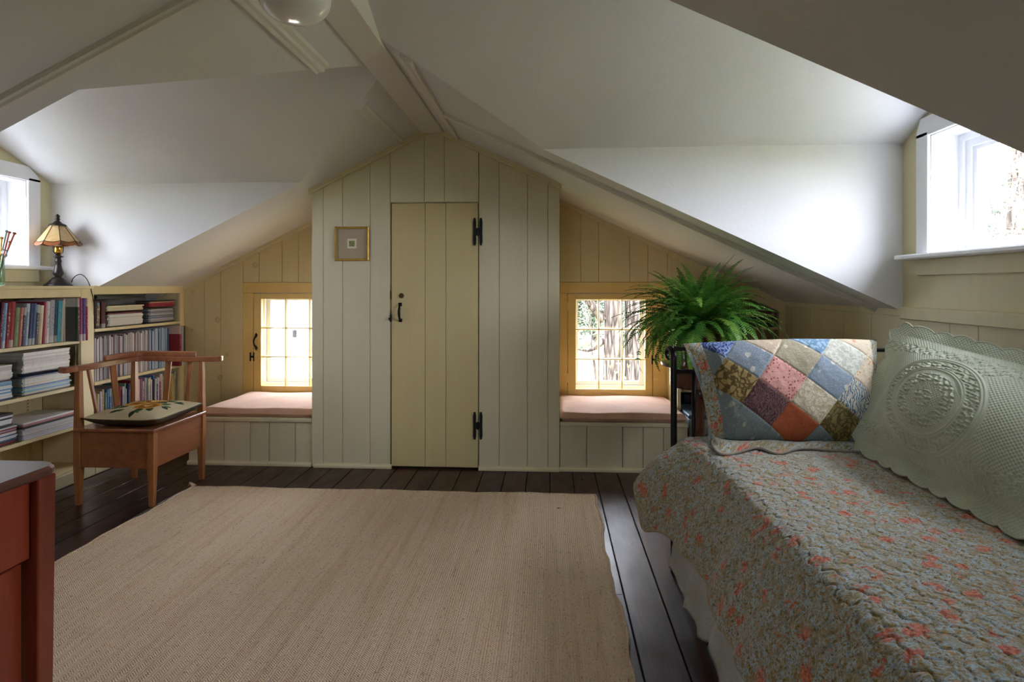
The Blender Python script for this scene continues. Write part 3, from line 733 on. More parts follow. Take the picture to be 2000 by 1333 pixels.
SPINES = [(0, 20, 'maroon', (110, 40, 62), 140), (20, 45, 'sky blue', (128, 172, 200), 145), (45, 74, 'dark red', (128, 24, 30), 140), (74, 108, 'scarlet', (164, 30, 34), 137),
 (108, 143, 'sage green', (122, 138, 92), 180), (143, 165, 'salmon pink', (196, 112, 92), 180), (165, 190, 'dark plum', (66, 52, 84), 180), (190, 214, 'pale grey blue', (150, 166, 182), 150),
 (214, 240, 'navy', (48, 58, 92), 150), (240, 264, 'slate blue', (70, 96, 140), 150), (264, 291, 'charcoal grey', (84, 82, 86), 160), (291, 320, 'cream', (214, 196, 158), 165),
 (320, 338, 'crimson', (160, 44, 62), 138), (338, 370, 'pinkish white', (214, 196, 192), 135), (370, 406, 'silver grey', (182, 182, 190), 125), (406, 430, 'dark teal', (54, 92, 104), 125),
 (430, 459, 'turquoise', (90, 178, 190), 130), (459, 474, 'ivory', (228, 216, 190), 128), (474, 492, 'blush', (216, 186, 172), 128), (572, 586, 'dark olive', (70, 68, 58), 118), (586, 611, 'magenta', (150, 30, 84), 118),
 (611, 635, 'violet', (84, 66, 140), 116), (635, 650, 'cherry red', (176, 34, 60), 116)]
rs = random.Random(11)
for i, (a, b, cn, c, ytop) in enumerate(SPINES):
    proud = a > 560
    xf = XB + (.057 if proud else -.022)
    y0 = onX(a * .2625, 620, xf).y; y1 = onX(b * .2625, 620, xf).y
    ztop = onX(.5 * (a + b) * .2625, 550 + ytop * .2625, xf).z - (.012 if a < 470 else 0)
    ztop = min(ztop, 1.128)
    th = (y1 - y0) * .93; tilt = R(-4.5) if a < 300 else (R(-3) if a < 470 else 0)
    hgt = max(.16, ztop - SH1[0])
    add_book(xf, (y0 + y1) / 2 - hgt / 2 * math.sin(-tilt) * (1 if tilt else 0), SH1[0] + .001 + (0 if not tilt else th * .5 * math.sin(-tilt)), .25 if proud else .17 + rs.uniform(0, .03), th, hgt,
             lin(*c), '%s hardback standing on the top shelf of the wide bookcase' % cn, 'books on the top shelf of the wide bookcase', tilt)
# more books out of the frame to the left
for i in range(6):
    y = 3.07 - i * .03
    add_book(XB - .022, y, SH1[0] + .001, .18, .027, .2 + rs.uniform(0, .05), jit(lin(120, 70, 70), rs, .5), 'assorted hardback further along the shelf beyond the maroon book', 'books on the top shelf beyond the maroon one')

def tray(y0, y1, z0, z1, label, xb=XBB + .02, xf=XB - .012):
    """clear acrylic letter tray: floor and side walls, open to the front"""
    z0 += .0012; root = empty('letter_tray', ((xb + xf) / 2, (y0 + y1) / 2, z0), label, 'tray', 'clear letter trays')
    box_obj('tray_base', M_acryl, root, (xb, xf, y0, y1, z0, z0 + .0022), 0)
    box_obj('tray_wall', M_acryl, root, (xb, xf, y0 - .001, y0 + .002, z0, z1), 0); box_obj('tray_wall', M_acryl, root, (xb, xf, y1 - .002, y1 + .001, z0, z1), 0)
    return root
def stack(y0, y1, z0, n, th, cols, label, group, xf=XB - .03, dep=.215, sd=0, jy=.006):
    rs = random.Random(sd); z = z0 + .002
    for i in range(n):
        t_ = th * rs.uniform(.75, 1.2); L_ = (y1 - y0) * rs.uniform(.97, 1.0)
        c_ = jit(lin(*rs.choice(cols)), rs, .06); lb = label if i else 'lowest ' + label
        if i == n - 1: lb = 'topmost ' + label
        add_mag((xf - dep / 2 + rs.uniform(-.006, .004), (y0 + y1) / 2 + rs.uniform(-jy, jy) * .6, z), (dep, L_, t_ * .93), c_, lb.replace('@', cname(c_)), group, (0, 0, rs.uniform(-.012, .012)))
        z += t_
    return z
WH = [(226, 222, 214), (218, 212, 204), (230, 226, 220), (208, 198, 192)]
BLU = [(150, 186, 208), (226, 226, 224), (120, 132, 168), (214, 204, 176), (232, 230, 226), (110, 160, 196), (222, 216, 210)]
MIXC = [(220, 216, 212), (170, 178, 190), (70, 66, 74), (150, 60, 66), (226, 224, 220), (96, 120, 150)]
XP = XB - .03
pY = lambda cx, X=XP: onX(cx * .2625, 700, X).y
ya, yb = pY(165), pY(525)
tray(ya - .004, yb + .014, SH1[1], SH1[1] + .118, 'clear letter tray holding blue and white magazines on the middle shelf')
z = stack(ya, yb, SH1[1] + .003, 14, .0075, BLU, 'thin @ magazine in the lower clear tray on the middle shelf', 'magazines in the lower middle tray', sd=1)
tray(ya - .012, yb + .02, SH1[1] + .122, SH1[1] + .25, 'clear letter tray holding white magazines, topmost on the middle shelf')
stack(ya, yb - .004, SH1[1] + .125, 13, .0088, WH, 'thin @ magazine in the upper clear tray on the middle shelf', 'magazines in the upper middle tray', sd=2)
ya2, yb2 = pY(-240), pY(92)
tray(ya2, yb2 + .008, SH1[1], SH1[1] + .1, 'clear letter tray of coloured magazines at the shelf end nearer the desk')
stack(ya2 + .004, yb2, SH1[1] + .003, 12, .0078, BLU, 'thin @ magazine in the lower tray nearer the desk', 'magazines in the lower tray nearer the desk', sd=3)
tray(ya2, yb2 + .008, SH1[1] + .104, SH1[1] + .2, 'clear letter tray of white magazines, topmost at the shelf end nearer the desk')
stack(ya2 + .004, yb2, SH1[1] + .107, 10, .0085, WH, 'thin @ magazine in the upper tray nearer the desk', 'magazines in the upper tray nearer the desk', sd=4)
# low shelf
ya, yb = pY(150, XB - .02), pY(610, XB - .02)
stack(ya + .01, min(yb, UA1 - .13), SH1[2], 9, .0105, [(214, 210, 206), (196, 190, 184), (60, 64, 52), (222, 220, 218), (180, 120, 120), (200, 200, 206)], 'large @ magazine in the loose flat pile on the low shelf', 'magazines in the loose flat pile', xf=XB - .01, dep=.24, sd=5, jy=.012)
ya2, yb2 = pY(-260), pY(128)
tray(ya2, yb2 + .008, SH1[2], SH1[2] + .095, 'clear letter tray of mixed magazines on the low shelf')
z = stack(ya2 + .004, yb2, SH1[2] + .003, 12, .0075, MIXC, '@ magazine in the clear tray on the low shelf', 'magazines in the low tray', sd=6)
stack(ya2 + .004, yb2 - .025, SH1[2] + .098, 6, .012, [(222, 222, 224), (200, 204, 214), (60, 60, 66)], 'thick pale magazine stacked on top of the low clear tray', 'magazines on top of the low tray', sd=7)
# corner bookcase, upper shelf
q4 = lambda cx, X=XP: onX(160 + cx * .225, 640, X).y
z4 = lambda cx, cy, X=XP: onX(160 + cx * .225, 550 + cy * .225, X).z
y0, y1 = q4(107, XB - .02), q4(152, XB - .02); zz = SH2[0]
kb = add_book(XB - .02, (y0 + y1) / 2 + .006, zz + .001, .19, y1 - y0 - .003, min(z4(130, 175) - zz, .185), lin(66, 42, 36), 'dark brown knitting book with a blue dot on its spine', 'books on the top shelf of the corner bookcase')
y0, y1 = q4(160), q4(198)
add_book(XB - .026, (y0 + y1) / 2 + .002, zz + .001, .18, y1 - y0 - .004, .172, lin(96, 34, 40), 'maroon hardback between the brown knitting book and magazine trays', 'books on the top shelf of the corner bookcase')
txt = bpy.data.curves.new('spine_title', 'FONT'); txt.body = 'Knitting'; txt.size = .036; txt.align_x = 'CENTER'; txt.align_y = 'CENTER'
to = bpy.data.objects.new('spine_title', txt); COL.objects.link(to)
kw = Vector((XB - .0125, (q4(107, XB - .02) + q4(152, XB - .02)) / 2 + .004, zz + .075))
dgm = None
me_t = bpy.data.meshes.new_from_object(to); bpy.data.objects.remove(to)
to = bpy.data.objects.new('spine_title', me_t); COL.objects.link(to); me_t.materials.append(plain('spine_lettering', lin(206, 176, 132), .5))
to.matrix_basis = Matrix.Translation(kw) @ Matrix(((0, 0, 1, 0), (0, 1, 0, 0), (-1, 0, 0, 0), (0, 0, 0, 1)))
to.parent = kb; to.matrix_parent_inverse = wm(kb).inverted()
q = MB(); q.lathe([(.0095, 0), (.0095, .001)], 14); q.v = [(XB - .0140 + v[2], kw.y + v[0], zz + .158 + v[1]) for v in q.v]; q.build('spine_emblem', plain('spine_blue_dot', lin(96, 140, 176), .5), kb)
CRM = [(222, 208, 168), (226, 216, 186), (210, 200, 176)]
ya, yb = q4(222), q4(530)
tray(ya - .006, yb + .006, zz, zz + .098, 'clear letter tray of white magazines beside the maroon book')
stack(ya, yb, zz + .003, 9, .0088, WH, '@ magazine in the lower tray beside the maroon book', 'magazines in the lower tray of the corner bookcase', sd=8)
stack(ya, yb, zz + .083, 2, .005, [(150, 60, 80), (110, 40, 60)], 'red edged magazine on top of the white ones beside the maroon book', 'red edged magazines', sd=18)
tray(ya - .02, yb + .006, zz + .102, zz + .145, 'clear letter tray of cream magazines under black folders', -3.04)
stack(ya - .012, yb + .004, zz + .105, 4, .0085, CRM, 'cream magazine in the upper tray under black folders', 'cream magazines in the corner bookcase', sd=9, dep=.11)
stack(q4(112), q4(545), zz + .188, 3, .0085, [(26, 24, 28), (40, 38, 42), (30, 28, 34)], 'black folder lying flat under the bookcase rail', 'black folders', sd=10, xf=XB - .022, dep=.06)
tray(ya - .02, yb + .006, zz + .148, zz + .186, 'clear letter tray, topmost, carrying the black folders', -3.0)
ya, yb = q4(578), min(q4(832), UB1 - .085)
tray(ya - .006, yb + .006, zz, zz + .112, 'clear letter tray of mixed magazines by the end stile')
stack(ya, yb, zz + .003, 15, .007, [(206, 200, 194), (180, 178, 180), (214, 210, 206), (150, 164, 184), (196, 176, 160), (120, 120, 126)], 'thin @ magazine in the lower tray by the end stile', 'magazines in the lower tray by the end stile', sd=12)
tray(ya - .006, yb + .012, zz + .116, zz + .17, 'clear letter tray of red and white magazines by the end stile', -3.02)
stack(ya, yb + .008, zz + .119, 6, .0078, [(216, 208, 200), (170, 60, 70), (50, 46, 50), (190, 150, 120)], '@ magazine in the upper tray by the end stile', 'magazines in the upper tray by the end stile', sd=13, dep=.1)
# corner bookcase, long row of thin spines
rs = random.Random(21); y = UB0 + .016; zz = SH2[1]
ROW = [(196, 192, 196), (170, 172, 182), (150, 150, 160), (208, 204, 206), (120, 120, 128), (178, 160, 168), (140, 110, 118), (210, 196, 184)]
ROWB = [(110, 140, 168), (90, 124, 156), (150, 172, 190), (196, 204, 212), (70, 84, 110)]
YE = UB1 - .145
while y < YE:
    th = rs.uniform(.007, .0125); k_ = (y - UB0) / (YE - UB0)
    pal = [(150, 124, 96), (120, 104, 84)] if k_ < .04 else (ROWB if k_ > .72 else ROW)
    col_ = jit(lin(*rs.choice(pal)), rs, .2)
    add_mag((XB - .03 - .1 + rs.uniform(-.004, .004), y + th / 2, zz + .001), (.2, th * .9, rs.uniform(.262, .285) + .02 * k_), col_,
            'thin %s spined magazine standing in the long row %s' % (cname(col_), 'behind the chair crest' if k_ < .6 else 'near the crimson binder'), 'magazines standing in the long row')
    y += th
for (th, c, h, nm, xf) in ((.024, (132, 22, 36), .308, 'crimson binder at the end of the magazine row', XB + .05), (.012, (196, 190, 180), .304, 'white notebook beside the crimson binder', XB + .055), (.016, (66, 62, 58), .306, 'dark spiral notebook against the end stile', XB + .06)):
    add_book(xf, y + th / 2 + .002, zz + .001, .24, th, h, lin(*c), nm, 'binders at the row end'); y += th + .002
# corner bookcase, third shelf of paperbacks
zz = SH2[2]; y = UB0 + .018
PAL = [(60, 48, 78), (150, 92, 110), (196, 176, 186), (70, 110, 160), (110, 40, 54), (46, 54, 92), (206, 196, 182), (120, 110, 104), (150, 40, 44), (196, 184, 140), (110, 140, 120), (180, 170, 190)]
PALE = [(210, 160, 50), (90, 80, 120), (200, 180, 130), (150, 150, 130), (180, 140, 110), (220, 200, 120)]
NAMES = {0: 'dark', 1: 'pale'}
while y < UB1 - .075:
    th = rs.uniform(.011, .024); k_ = (y - UB0) / (UB1 - UB0); c = rs.choice(PALE if k_ > .78 else PAL); h = rs.uniform(.215, .265) if k_ < .4 else rs.uniform(.235, .275)
    d = 'yellow and tan' if k_ > .78 else ('dark' if sum(c) < 330 else 'pale')
    col_ = jit(lin(*c), rs, .15)
    add_book(XB - .03 + rs.uniform(-.008, .006), y + th / 2, zz + .001, .16, th * .94, h, col_, '%s paperback on the third shelf %s' % (cname(col_), 'behind the chair slats' if k_ < .55 else 'between the chair and window wall'), 'paperbacks on the third shelf')
    y += th

# ------------------------------------------------------------------ corner chair with a box seat
M_chair = wood('cherry_chair_wood', lin(128, 78, 42), lin(174, 114, 66), .38, 'Z', 6, .0004, .25)
M_chairh = wood('cherry_chair_panel', lin(122, 68, 38), lin(158, 96, 56), .38, 'Y', 6, .0004, .25)
CH = empty('corner_chair', (-2.38, 3.47, 0), 'wooden corner chair with a box seat and curved arm rail', 'chair')
cA, cB, cC, cD = Vector((-2.585, 3.225, 0)), Vector((-2.165, 3.225, 0)), Vector((-2.165, 3.70, 0)), Vector((-2.60, 3.70, 0))
ZA, ZB_, ZT = .205, .405, .735
def leg(p, top, name='leg'):
    m = MB(); w = .036
    def q(z, w): return [(p.x - w / 2, p.y - w / 2, z), (p.x + w / 2, p.y - w / 2, z), (p.x + w / 2, p.y + w / 2, z), (p.x - w / 2, p.y + w / 2, z)]
    m.hexa(q(0, .024), q(ZA, w)); m.hexa(q(ZA, w), q(ZB_, w))
    if top > ZB_ + .01: m.hexa(q(ZB_, w), q(top, .026))
    return m.build(name, M_chair, CH)
leg(cA, ZT); leg(cC, ZT); leg(cD, ZT); leg(cB, ZB_)
for a, b in ((cA, cB), (cB, cC), (cC, cD), (cD, cA)):
    d = (b - a).normalized(); m = MB(); m.bar(a + d * .018 + Vector((0, 0, (ZA + ZB_) / 2)), b - d * .018 + Vector((0, 0, (ZA + ZB_) / 2)), .022, ZB_ - ZA - .006, (0, 0, 1))
    m.build('seat_panel', M_chairh, CH, bevel=.002)
m = MB(); m.box(cA.x - .012, cB.x + .026, cA.y - .026, cC.y + .012, ZB_, ZB_ + .018); m.build('seat_lid', M_chairh, CH, bevel=.004)
for (px_, z) in ((cA, .25), (cA, .37), (cB, .25), (cB, .37), (cC, .25), (cC, .37)):
    m = MB(); m.box(px_.x - .004, px_.x + .004, px_.y - .0187, px_.y - .0175, z - .004, z + .004); m.build('peg', M_chairh, CH)
def crv(pts, n):
    P = [Vector(p) for p in pts]; P = [P[0] * 2 - P[1]] + P + [P[-1] * 2 - P[-2]]; out = []
    for i in range(1, len(P) - 2):
        for k in range(n):
            t = k / n; a, b, c, d = P[i - 1], P[i], P[i + 1], P[i + 2]
            out.append(.5 * ((2 * b) + (c - a) * t + (2 * a - 5 * b + 4 * c - d) * t * t + (3 * b - a - 3 * c + d) * t ** 3))
    out.append(P[-2]); return out
def ribbon(m, path, w, z0, z1, wf=None):
    n = len(path); L_ = []; R_ = []
    for i, p in enumerate(path):
        t = (path[min(i + 1, n - 1)] - path[max(i - 1, 0)]); t.z = 0; t.normalize(); s = Vector((t.y, -t.x, 0)); ww = w * (wf(i / (n - 1)) if wf else 1)
        L_.append(p + s * ww / 2); R_.append(p - s * ww / 2)
    V = []
    for i in range(n): V += [(L_[i].x, L_[i].y, z0), (R_[i].x, R_[i].y, z0), (R_[i].x, R_[i].y, z1), (L_[i].x, L_[i].y, z1)]
    Fc = [(0, 3, 2, 1), tuple(4 * (n - 1) + k for k in (0, 1, 2, 3))]
    for i in range(n - 1):
        for k in range(4): Fc.append((4 * i + k, 4 * i + (k + 1) % 4, 4 * (i + 1) + (k + 1) % 4, 4 * (i + 1) + k))
    m.add(V, Fc); return m
rail = crv([(-2.625, 3.145, 0), (-2.605, 3.20, 0), (-2.585, 3.34, 0), (-2.60, 3.52, 0), (-2.585, 3.68, 0), (-2.50, 3.715, 0), (-2.38, 3.705, 0), (-2.24, 3.695, 0), (-2.13, 3.715, 0), (-2.05, 3.735, 0)], 6)
wf = lambda t: (1.0 + .75 * max(0, 1 - min(t, 1 - t) / .12) ** .5) * (1 - .45 * max(0, 1 - min(t, 1 - t) / .022) ** 2)
m = MB(); ribbon(m, rail, .044, ZT - .002, ZT + .029, wf); m.build('arm_rail', M_chairh, CH, bevel=.003)
cr = rail[15:45]
m = MB(); ribbon(m, cr, .040, ZT + .0285, ZT + .060, lambda t: .35 + .65 * min(1, min(t, 1 - t) / .12)); m.build('crest', M_chairh, CH, bevel=.004)
def slat(b, t_):
    m = MB(); m.bar((b[0], b[1], ZB_ + .012), (t_[0], t_[1], ZT + .004), .032, .012, (b[0] + 2.38, b[1] - 3.46, 0), .036, .012); m.build('back_slat', M_chair, CH, bevel=.002)
slat((-2.585, 3.375), (-2.59, 3.30)); slat((-2.585, 3.535), (-2.595, 3.50)); slat((-2.40, 3.695), (-2.38, 3.705)); slat((-2.265, 3.695), (-2.235, 3.70))

# needlepoint cushion with yellow roses
def needlepoint():
    nu = nv = 190; U, V = np.meshgrid(np.linspace(0, 1, nu), np.linspace(0, 1, nv), indexing='ij')
    col = np.zeros((nu, nv, 3)); base = np.array(lin(226, 208, 168)[:3]); col[:] = base
    col *= (1 + .05 * np.sin(V * 260))[..., None]
    rs = np.random.RandomState(5)
    def leafp(cx, cy, ang, L_, W_, c):
        x = (U - cx) * math.cos(ang) + (V - cy) * math.sin(ang); y = -(U - cx) * math.sin(ang) + (V - cy) * math.cos(ang)
        t = x / L_; ins = (t > 0) & (t < 1) & (np.abs(y) < W_ * np.sin(np.pi * np.clip(t, 0, 1)) ** .8 * (1 + .15 * np.sin(40 * t)))
        sh = np.where(y > 0, 1.25, .75); col[ins] = (np.array(c)[None, :] * sh[ins][:, None])
    gr = [lin(52, 84, 44)[:3], lin(40, 66, 40)[:3], lin(86, 112, 60)[:3]]
    fl_ = [(.60, .40, .17), (.36, .52, .16), (.52, .74, .165)]
    for (cx, cy, r) in fl_:
        for k in range(9):
            a = rs.uniform(0, 6.28); leafp(cx + math.cos(a) * r * .7, cy + math.sin(a) * r * .7, a + rs.uniform(-.4, .4), r * 1.05, r * .28, gr[k % 3])
    for (cx, cy, a) in ((.28, .3, 3.6), (.26, .55, 2.9), (.8, .42, -.4), (.8, .66, .3), (.52, .8, 1.6), (.58, .16, -1.4), (.38, .2, -2.2)):
        leafp(cx, cy, a, .15, .035, gr[1]); leafp(cx + .02, cy + .02, a + .5, .11, .025, gr[2])
    pet = [lin(206, 138, 40)[:3], lin(234, 184, 70)[:3], lin(240, 214, 122)[:3], lin(178, 96, 36)[:3]]
    for (cx, cy, r) in fl_:
        d = np.hypot(U - cx, V - cy) / r; a = np.arctan2(V - cy, U - cx)
        ins = d < 1 + .1 * np.sin(5 * a + cx * 20)
        ringi = (d * 3.3 + .35 * np.sin(3 * a + d * 6)).astype(int) % 4
        for k in range(4): col[ins & (ringi == k)] = np.array(pet[(k + int(cx * 10)) % 4])
        edge = ins & ((np.abs(np.sin(2.5 * a + d * 5)) < .16)); col[edge] *= .6
    return U, V, col
U, V, NC = needlepoint()
t = NT('needlepoint_wool', .9, .15); t.color(t.attr('paint')); wv = t.math('MULTIPLY', t.wave(t.uv, 130, d='X'), t.wave(t.uv, 130, d='Y')); t.bump(wv, .0012); M_needle = t.m
M_velvet = plain('olive_velvet_edge', lin(64, 52, 26), .85, .2, 30)
CU = empty('needlepoint_cushion', (-2.37, 3.46, ZB_ + .018), 'beige needlepoint cushion with yellow roses on the corner chair', 'cushion')
c00, c10, c11, c01 = Vector((-2.555, 3.205, 0)), Vector((-2.125, 3.195, 0)), Vector((-2.142, 3.675, 0)), Vector((-2.566, 3.672, 0))
def quadpt(U, V, a, b, c, d):
    f = lambda k: (1 - U) * (1 - V) * a[k] + U * (1 - V) * b[k] + U * V * c[k] + (1 - U) * V * d[k]
    return np.stack([f(0), f(1), f(2)], -1)
P = quadpt(U, V, c00, c10, c11, c01)
pin = .02; P[..., 0] += pin * np.sin(np.pi * V) * (1 - 2 * U) * 1.0 * np.abs(2 * U - 1); P[..., 1] += pin * np.sin(np.pi * U) * (1 - 2 * V) * np.abs(2 * V - 1)
env = (np.clip(1 - np.abs(2 * U - 1) ** 3.2, 0, 1) * np.clip(1 - np.abs(2 * V - 1) ** 3.2, 0, 1)) ** .55
z0 = ZB_ + .0195
mid = z0 + .030 + .012 * (np.abs(2 * U - 1) ** 3 + np.abs(2 * V - 1) ** 3)
Pt = P.copy(); Pt[..., 2] = mid + .062 * env
Pb = P.copy(); Pb[..., 2] = mid - (.030 + .012 * (np.abs(2 * U - 1) ** 3 + np.abs(2 * V - 1) ** 3)) * np.clip(env * 1.2, 0, 1)
# flower group rotated so that the roses face the room
grid_obj('needlepoint_face', Pt, M_needle, CU, uv=np.stack([U, V], -1), col=NC[::1, :, :])
grid_obj('cushion_back', Pb[::-1], M_velvet, CU)
ed = list(Pt[:, 0]) + list(Pt[-1, :]) + list(Pt[::-1, -1]) + list(Pt[0, ::-1])
q = MB(); q.tube([tuple(p) for p in ed[::8]], .0045, 6, closed=True); q.build('cord_edging', M_velvet, CU, smooth=True)

# ------------------------------------------------------------------ desk at the edge of the frame
M_mah = wood('mahogany', lin(92, 34, 20), lin(132, 54, 30), .28, 'Z', 5, .0003, .35)
M_maht = wood('mahogany_top', lin(70, 36, 26), lin(108, 58, 42), .38, 'Y', 5, .0003, .12)
M_mahp = wood('mahogany_panel', lin(104, 36, 20), lin(142, 56, 30), .3, 'Z', 4, .0003, .3)
DK = empty('desk', (-1.6, .9, 0), 'reddish mahogany desk with rounded top corner beside the rug', 'desk')
X1, Y1, X0, Y0 = -1.222, 1.478, -2.0, .35
pts = []
rc = .05
for (cx, cy, a0) in ((X1 - rc, Y1 - rc, 0), (X0 + rc, Y1 - rc, 90), (X0 + rc, Y0 + rc, 180), (X1 - rc, Y0 + rc, 270)):
    for k in range(7): a = R(a0 + 15 * k); pts.append((cx + rc * math.cos(a), cy + rc * math.sin(a)))
m = MB(); sh = lambda s, z: [((x - (X0 + X1) / 2) * s + (X0 + X1) / 2, (y - (Y0 + Y1) / 2) * s + (Y0 + Y1) / 2, z) for x, y in pts]
for (s0, za, s1, zb) in ((.985, .735, 1, .741), (1, .741, 1, .752), (1, .752, .988, .76)): m.hexa(sh(s0, za), sh(s1, zb))
m.build('desk_top', M_maht, DK)
lx, ly = X1 - .035, Y1 - .045
for (x, y) in ((lx, ly), (X0 + .03, ly), (lx, Y0 + .05), (X0 + .03, Y0 + .05)):
    m = MB(); m.hexa([(x - .022, y - .022, .0146), (x + .022, y - .022, .0146), (x + .022, y + .022, .0146), (x - .022, y + .022, .0146)], [(x - .028, y - .028, .735), (x + .028, y - .028, .735), (x + .028, y + .028, .735), (x - .028, y + .028, .735)]); m.build('leg', M_mah, DK, bevel=.003)
m = MB(); m.box(lx - .012, lx + .008, Y0 + .08, ly - .028, .545, .735); m.build('apron', M_mahp, DK, bevel=.002)
m = MB(); m.box(lx - .018, lx - .006, Y0 + .08, ly - .036, .08, .535); m.build('side_panel', M_mahp, DK, bevel=.002)
m = MB(); m.box(X0 + .05, lx - .03, ly - .01, ly + .008, .545, .735); m.build('apron', M_mahp, DK, bevel=.002)

# ------------------------------------------------------------------ stained-glass lamp, jar of needles
M_bronze = plain('dark_bronze', lin(44, 36, 34), .4, .3, 40, .0006, 80, .5)
def stain(name, a, b, tr=.35):
    t = NT(name, .18); f = t.noise(t.pos, 22, 5, .6, 1.2); t.color(t.ramp(f, [(.35, a), (.65, b)])); t.b.inputs['Transmission Weight'].default_value = tr; t.b.inputs['Roughness'].default_value = .28; t.bump(t.noise(t.pos, 60, 3), .0006); return t.m
M_amber = stain('amber_glass', lin(222, 176, 104), lin(238, 212, 162)); M_brown = stain('brown_glass', lin(136, 78, 38), lin(164, 98, 48), .2); M_pink = stain('pink_glass', lin(226, 172, 134), lin(240, 200, 168))
LX, LY, LZ = -3.07, 3.662, zt + .0006
LP = empty('table_lamp', (LX, LY, LZ), 'small table lamp with amber stained-glass shade on the bookcase', 'lamp')
q = MB(); q.lathe([(.078, 0), (.078, .004), (.066, .012), (.046, .034), (.03, .05), (.02, .056)], 32, (LX, LY, LZ)); q.build('lamp_base', M_bronze, LP, smooth=True)
q = MB(); q.lathe([(.02, .054), (.018, .06), (.027, .072), (.029, .084), (.023, .098), (.018, .125), (.0155, .148), (.019, .152), (.019, .158), (.016, .162), (.015, .176), (.027, .182), (.028, .186), (.014, .190), (.014, .196)], 24, (LX, LY, LZ)); q.build('lamp_stem', M_bronze, LP, smooth=True)
q = MB(); q.lathe([(.011, .195), (.011, .203), (.018, .206), (.0225, .212), (.0225, .238), (.021, .25)], 20, (LX, LY, LZ)); q.build('bulb_socket', M_brass, LP, smooth=True)
for s in (-1, 1):
    q = MB(); q.tube([(LX, LY + s * .014, LZ + .197), (LX, LY + s * .036, LZ + .212), (LX, LY + s * .04, LZ + .24), (LX, LY + s * .03, LZ + .30), (LX, LY + s * .006, LZ + .372)], .003, 6); q.build('harp', M_bronze, LP)
SHD = empty('lamp_shade', (LX, LY, LZ + .24)); setparent(SHD, LP); SHD.matrix_parent_inverse = Matrix.Identity(4); SHD.location = (0, 0, 0)
NP = 8; zt_, zm, zbm = LZ + .377, LZ + .282, LZ + .254; r0, r1, r2 = .042, .11, .129
tl = R(2.5)
def sp(r, a, z):
    v = Vector((r * math.cos(a), r * math.sin(a), z - (LZ + .31)))
    v = Matrix.Rotation(tl, 3, 'X') @ v
    return (LX + v.x, LY + v.y, LZ + .31 + v.z)
def shade_panel(name, mat, f):  # f(u) -> (r_top,z_top),(r_bot,z_bot)
    for k in range(NP):
        a0 = 2 * math.pi * (k + .04) / NP; a1 = 2 * math.pi * (k + .96) / NP; m = MB(); n = 6; vs = []
        for i in range(n + 1):
            u = i / n
            for (r, z) in f(u):
                pa, pb = sp(r, a0, z), sp(r, a1, z); vs.append([pa[j] * (1 - u) + pb[j] * u for j in range(3)])
        c = Vector((LX, LY, LZ + .3)); fs = []
        ins = [[p[0] + (c.x - p[0]) * .018, p[1] + (c.y - p[1]) * .018, p[2] - .001] for p in vs]; b = len(vs)
        for i in range(n):
            fs += [(2 * i, 2 * i + 1, 2 * i + 3, 2 * i + 2), (b + 2 * i, b + 2 * i + 2, b + 2 * i + 3, b + 2 * i + 1), (2 * i, 2 * i + 2, b + 2 * i + 2, b + 2 * i), (2 * i + 1, b + 2 * i + 1, b + 2 * i + 3, 2 * i + 3)]
        fs += [(0, b, b + 1, 1), (2 * n, 2 * n + 1, b + 2 * n + 1, b + 2 * n)]
        m.add(vs + ins, fs); m.build(name, mat, SHD)
sag = lambda u: .009 * math.sin(math.pi * u)
lerpR = lambda z: r0 + (r2 - r0) * (zt_ - z) / (zt_ - zbm)
shade_panel('amber_panel', M_amber, lambda u: ((r0, zt_), (lerpR(zm - sag(u)), zm - sag(u))))
shade_panel('brown_panel', M_brown, lambda u: ((lerpR(zm - sag(u) - .002), zm - sag(u) - .002), (lerpR(zbm + .008 - sag(u) * 1.3), zbm + .008 - sag(u) * 1.3)))
for k in range(NP):
    a = 2 * math.pi * k / NP; q = MB(); q.tube([sp(r0, a, zt_), sp(lerpR(zm), a, zm), sp(lerpR(zbm + .007), a, zbm + .007)], .0022, 6); q.build('lead_came', M_bronze, SHD)
ringp = [sp(lerpR(zm - sag((i % 6) / 6)) * (1 - .05 * math.sin(math.pi * (i % 6) / 6)), 2 * math.pi * i / 48, zm - sag((i % 6) / 6)) for i in range(48)]
q = MB(); q.tube(ringp, .0017, 5, closed=True); q.build('lead_came', M_bronze, SHD)
q = MB(); q.lathe([(.05, .376), (.044, .384), (.026, .392), (.016, .402), (.009, .408), (.012, .412), (.015, .418), (.009, .424), (.012, .430), (.0135, .436), (.008, .444), (.003, .450)], 20, (LX, LY - .006, LZ)); q.build('finial', M_bronze, SHD, smooth=True)
cord = crv([(LX + .05, LY + .045, LZ + .022), onX(143, 544, -2.995), onX(152, 537, -2.97), onX(162, 538, -2.945), onX(172, 550, -2.915), onX(180, 574, XB + .008), (XB + .006, UA1 - .004, 1.06), (XB - .01, UA1 + .004, .95)], 8)
q = MB(); q.tube(cord, .0028, 8); q.build('power_cord', M_bronze, LP, smooth=True)

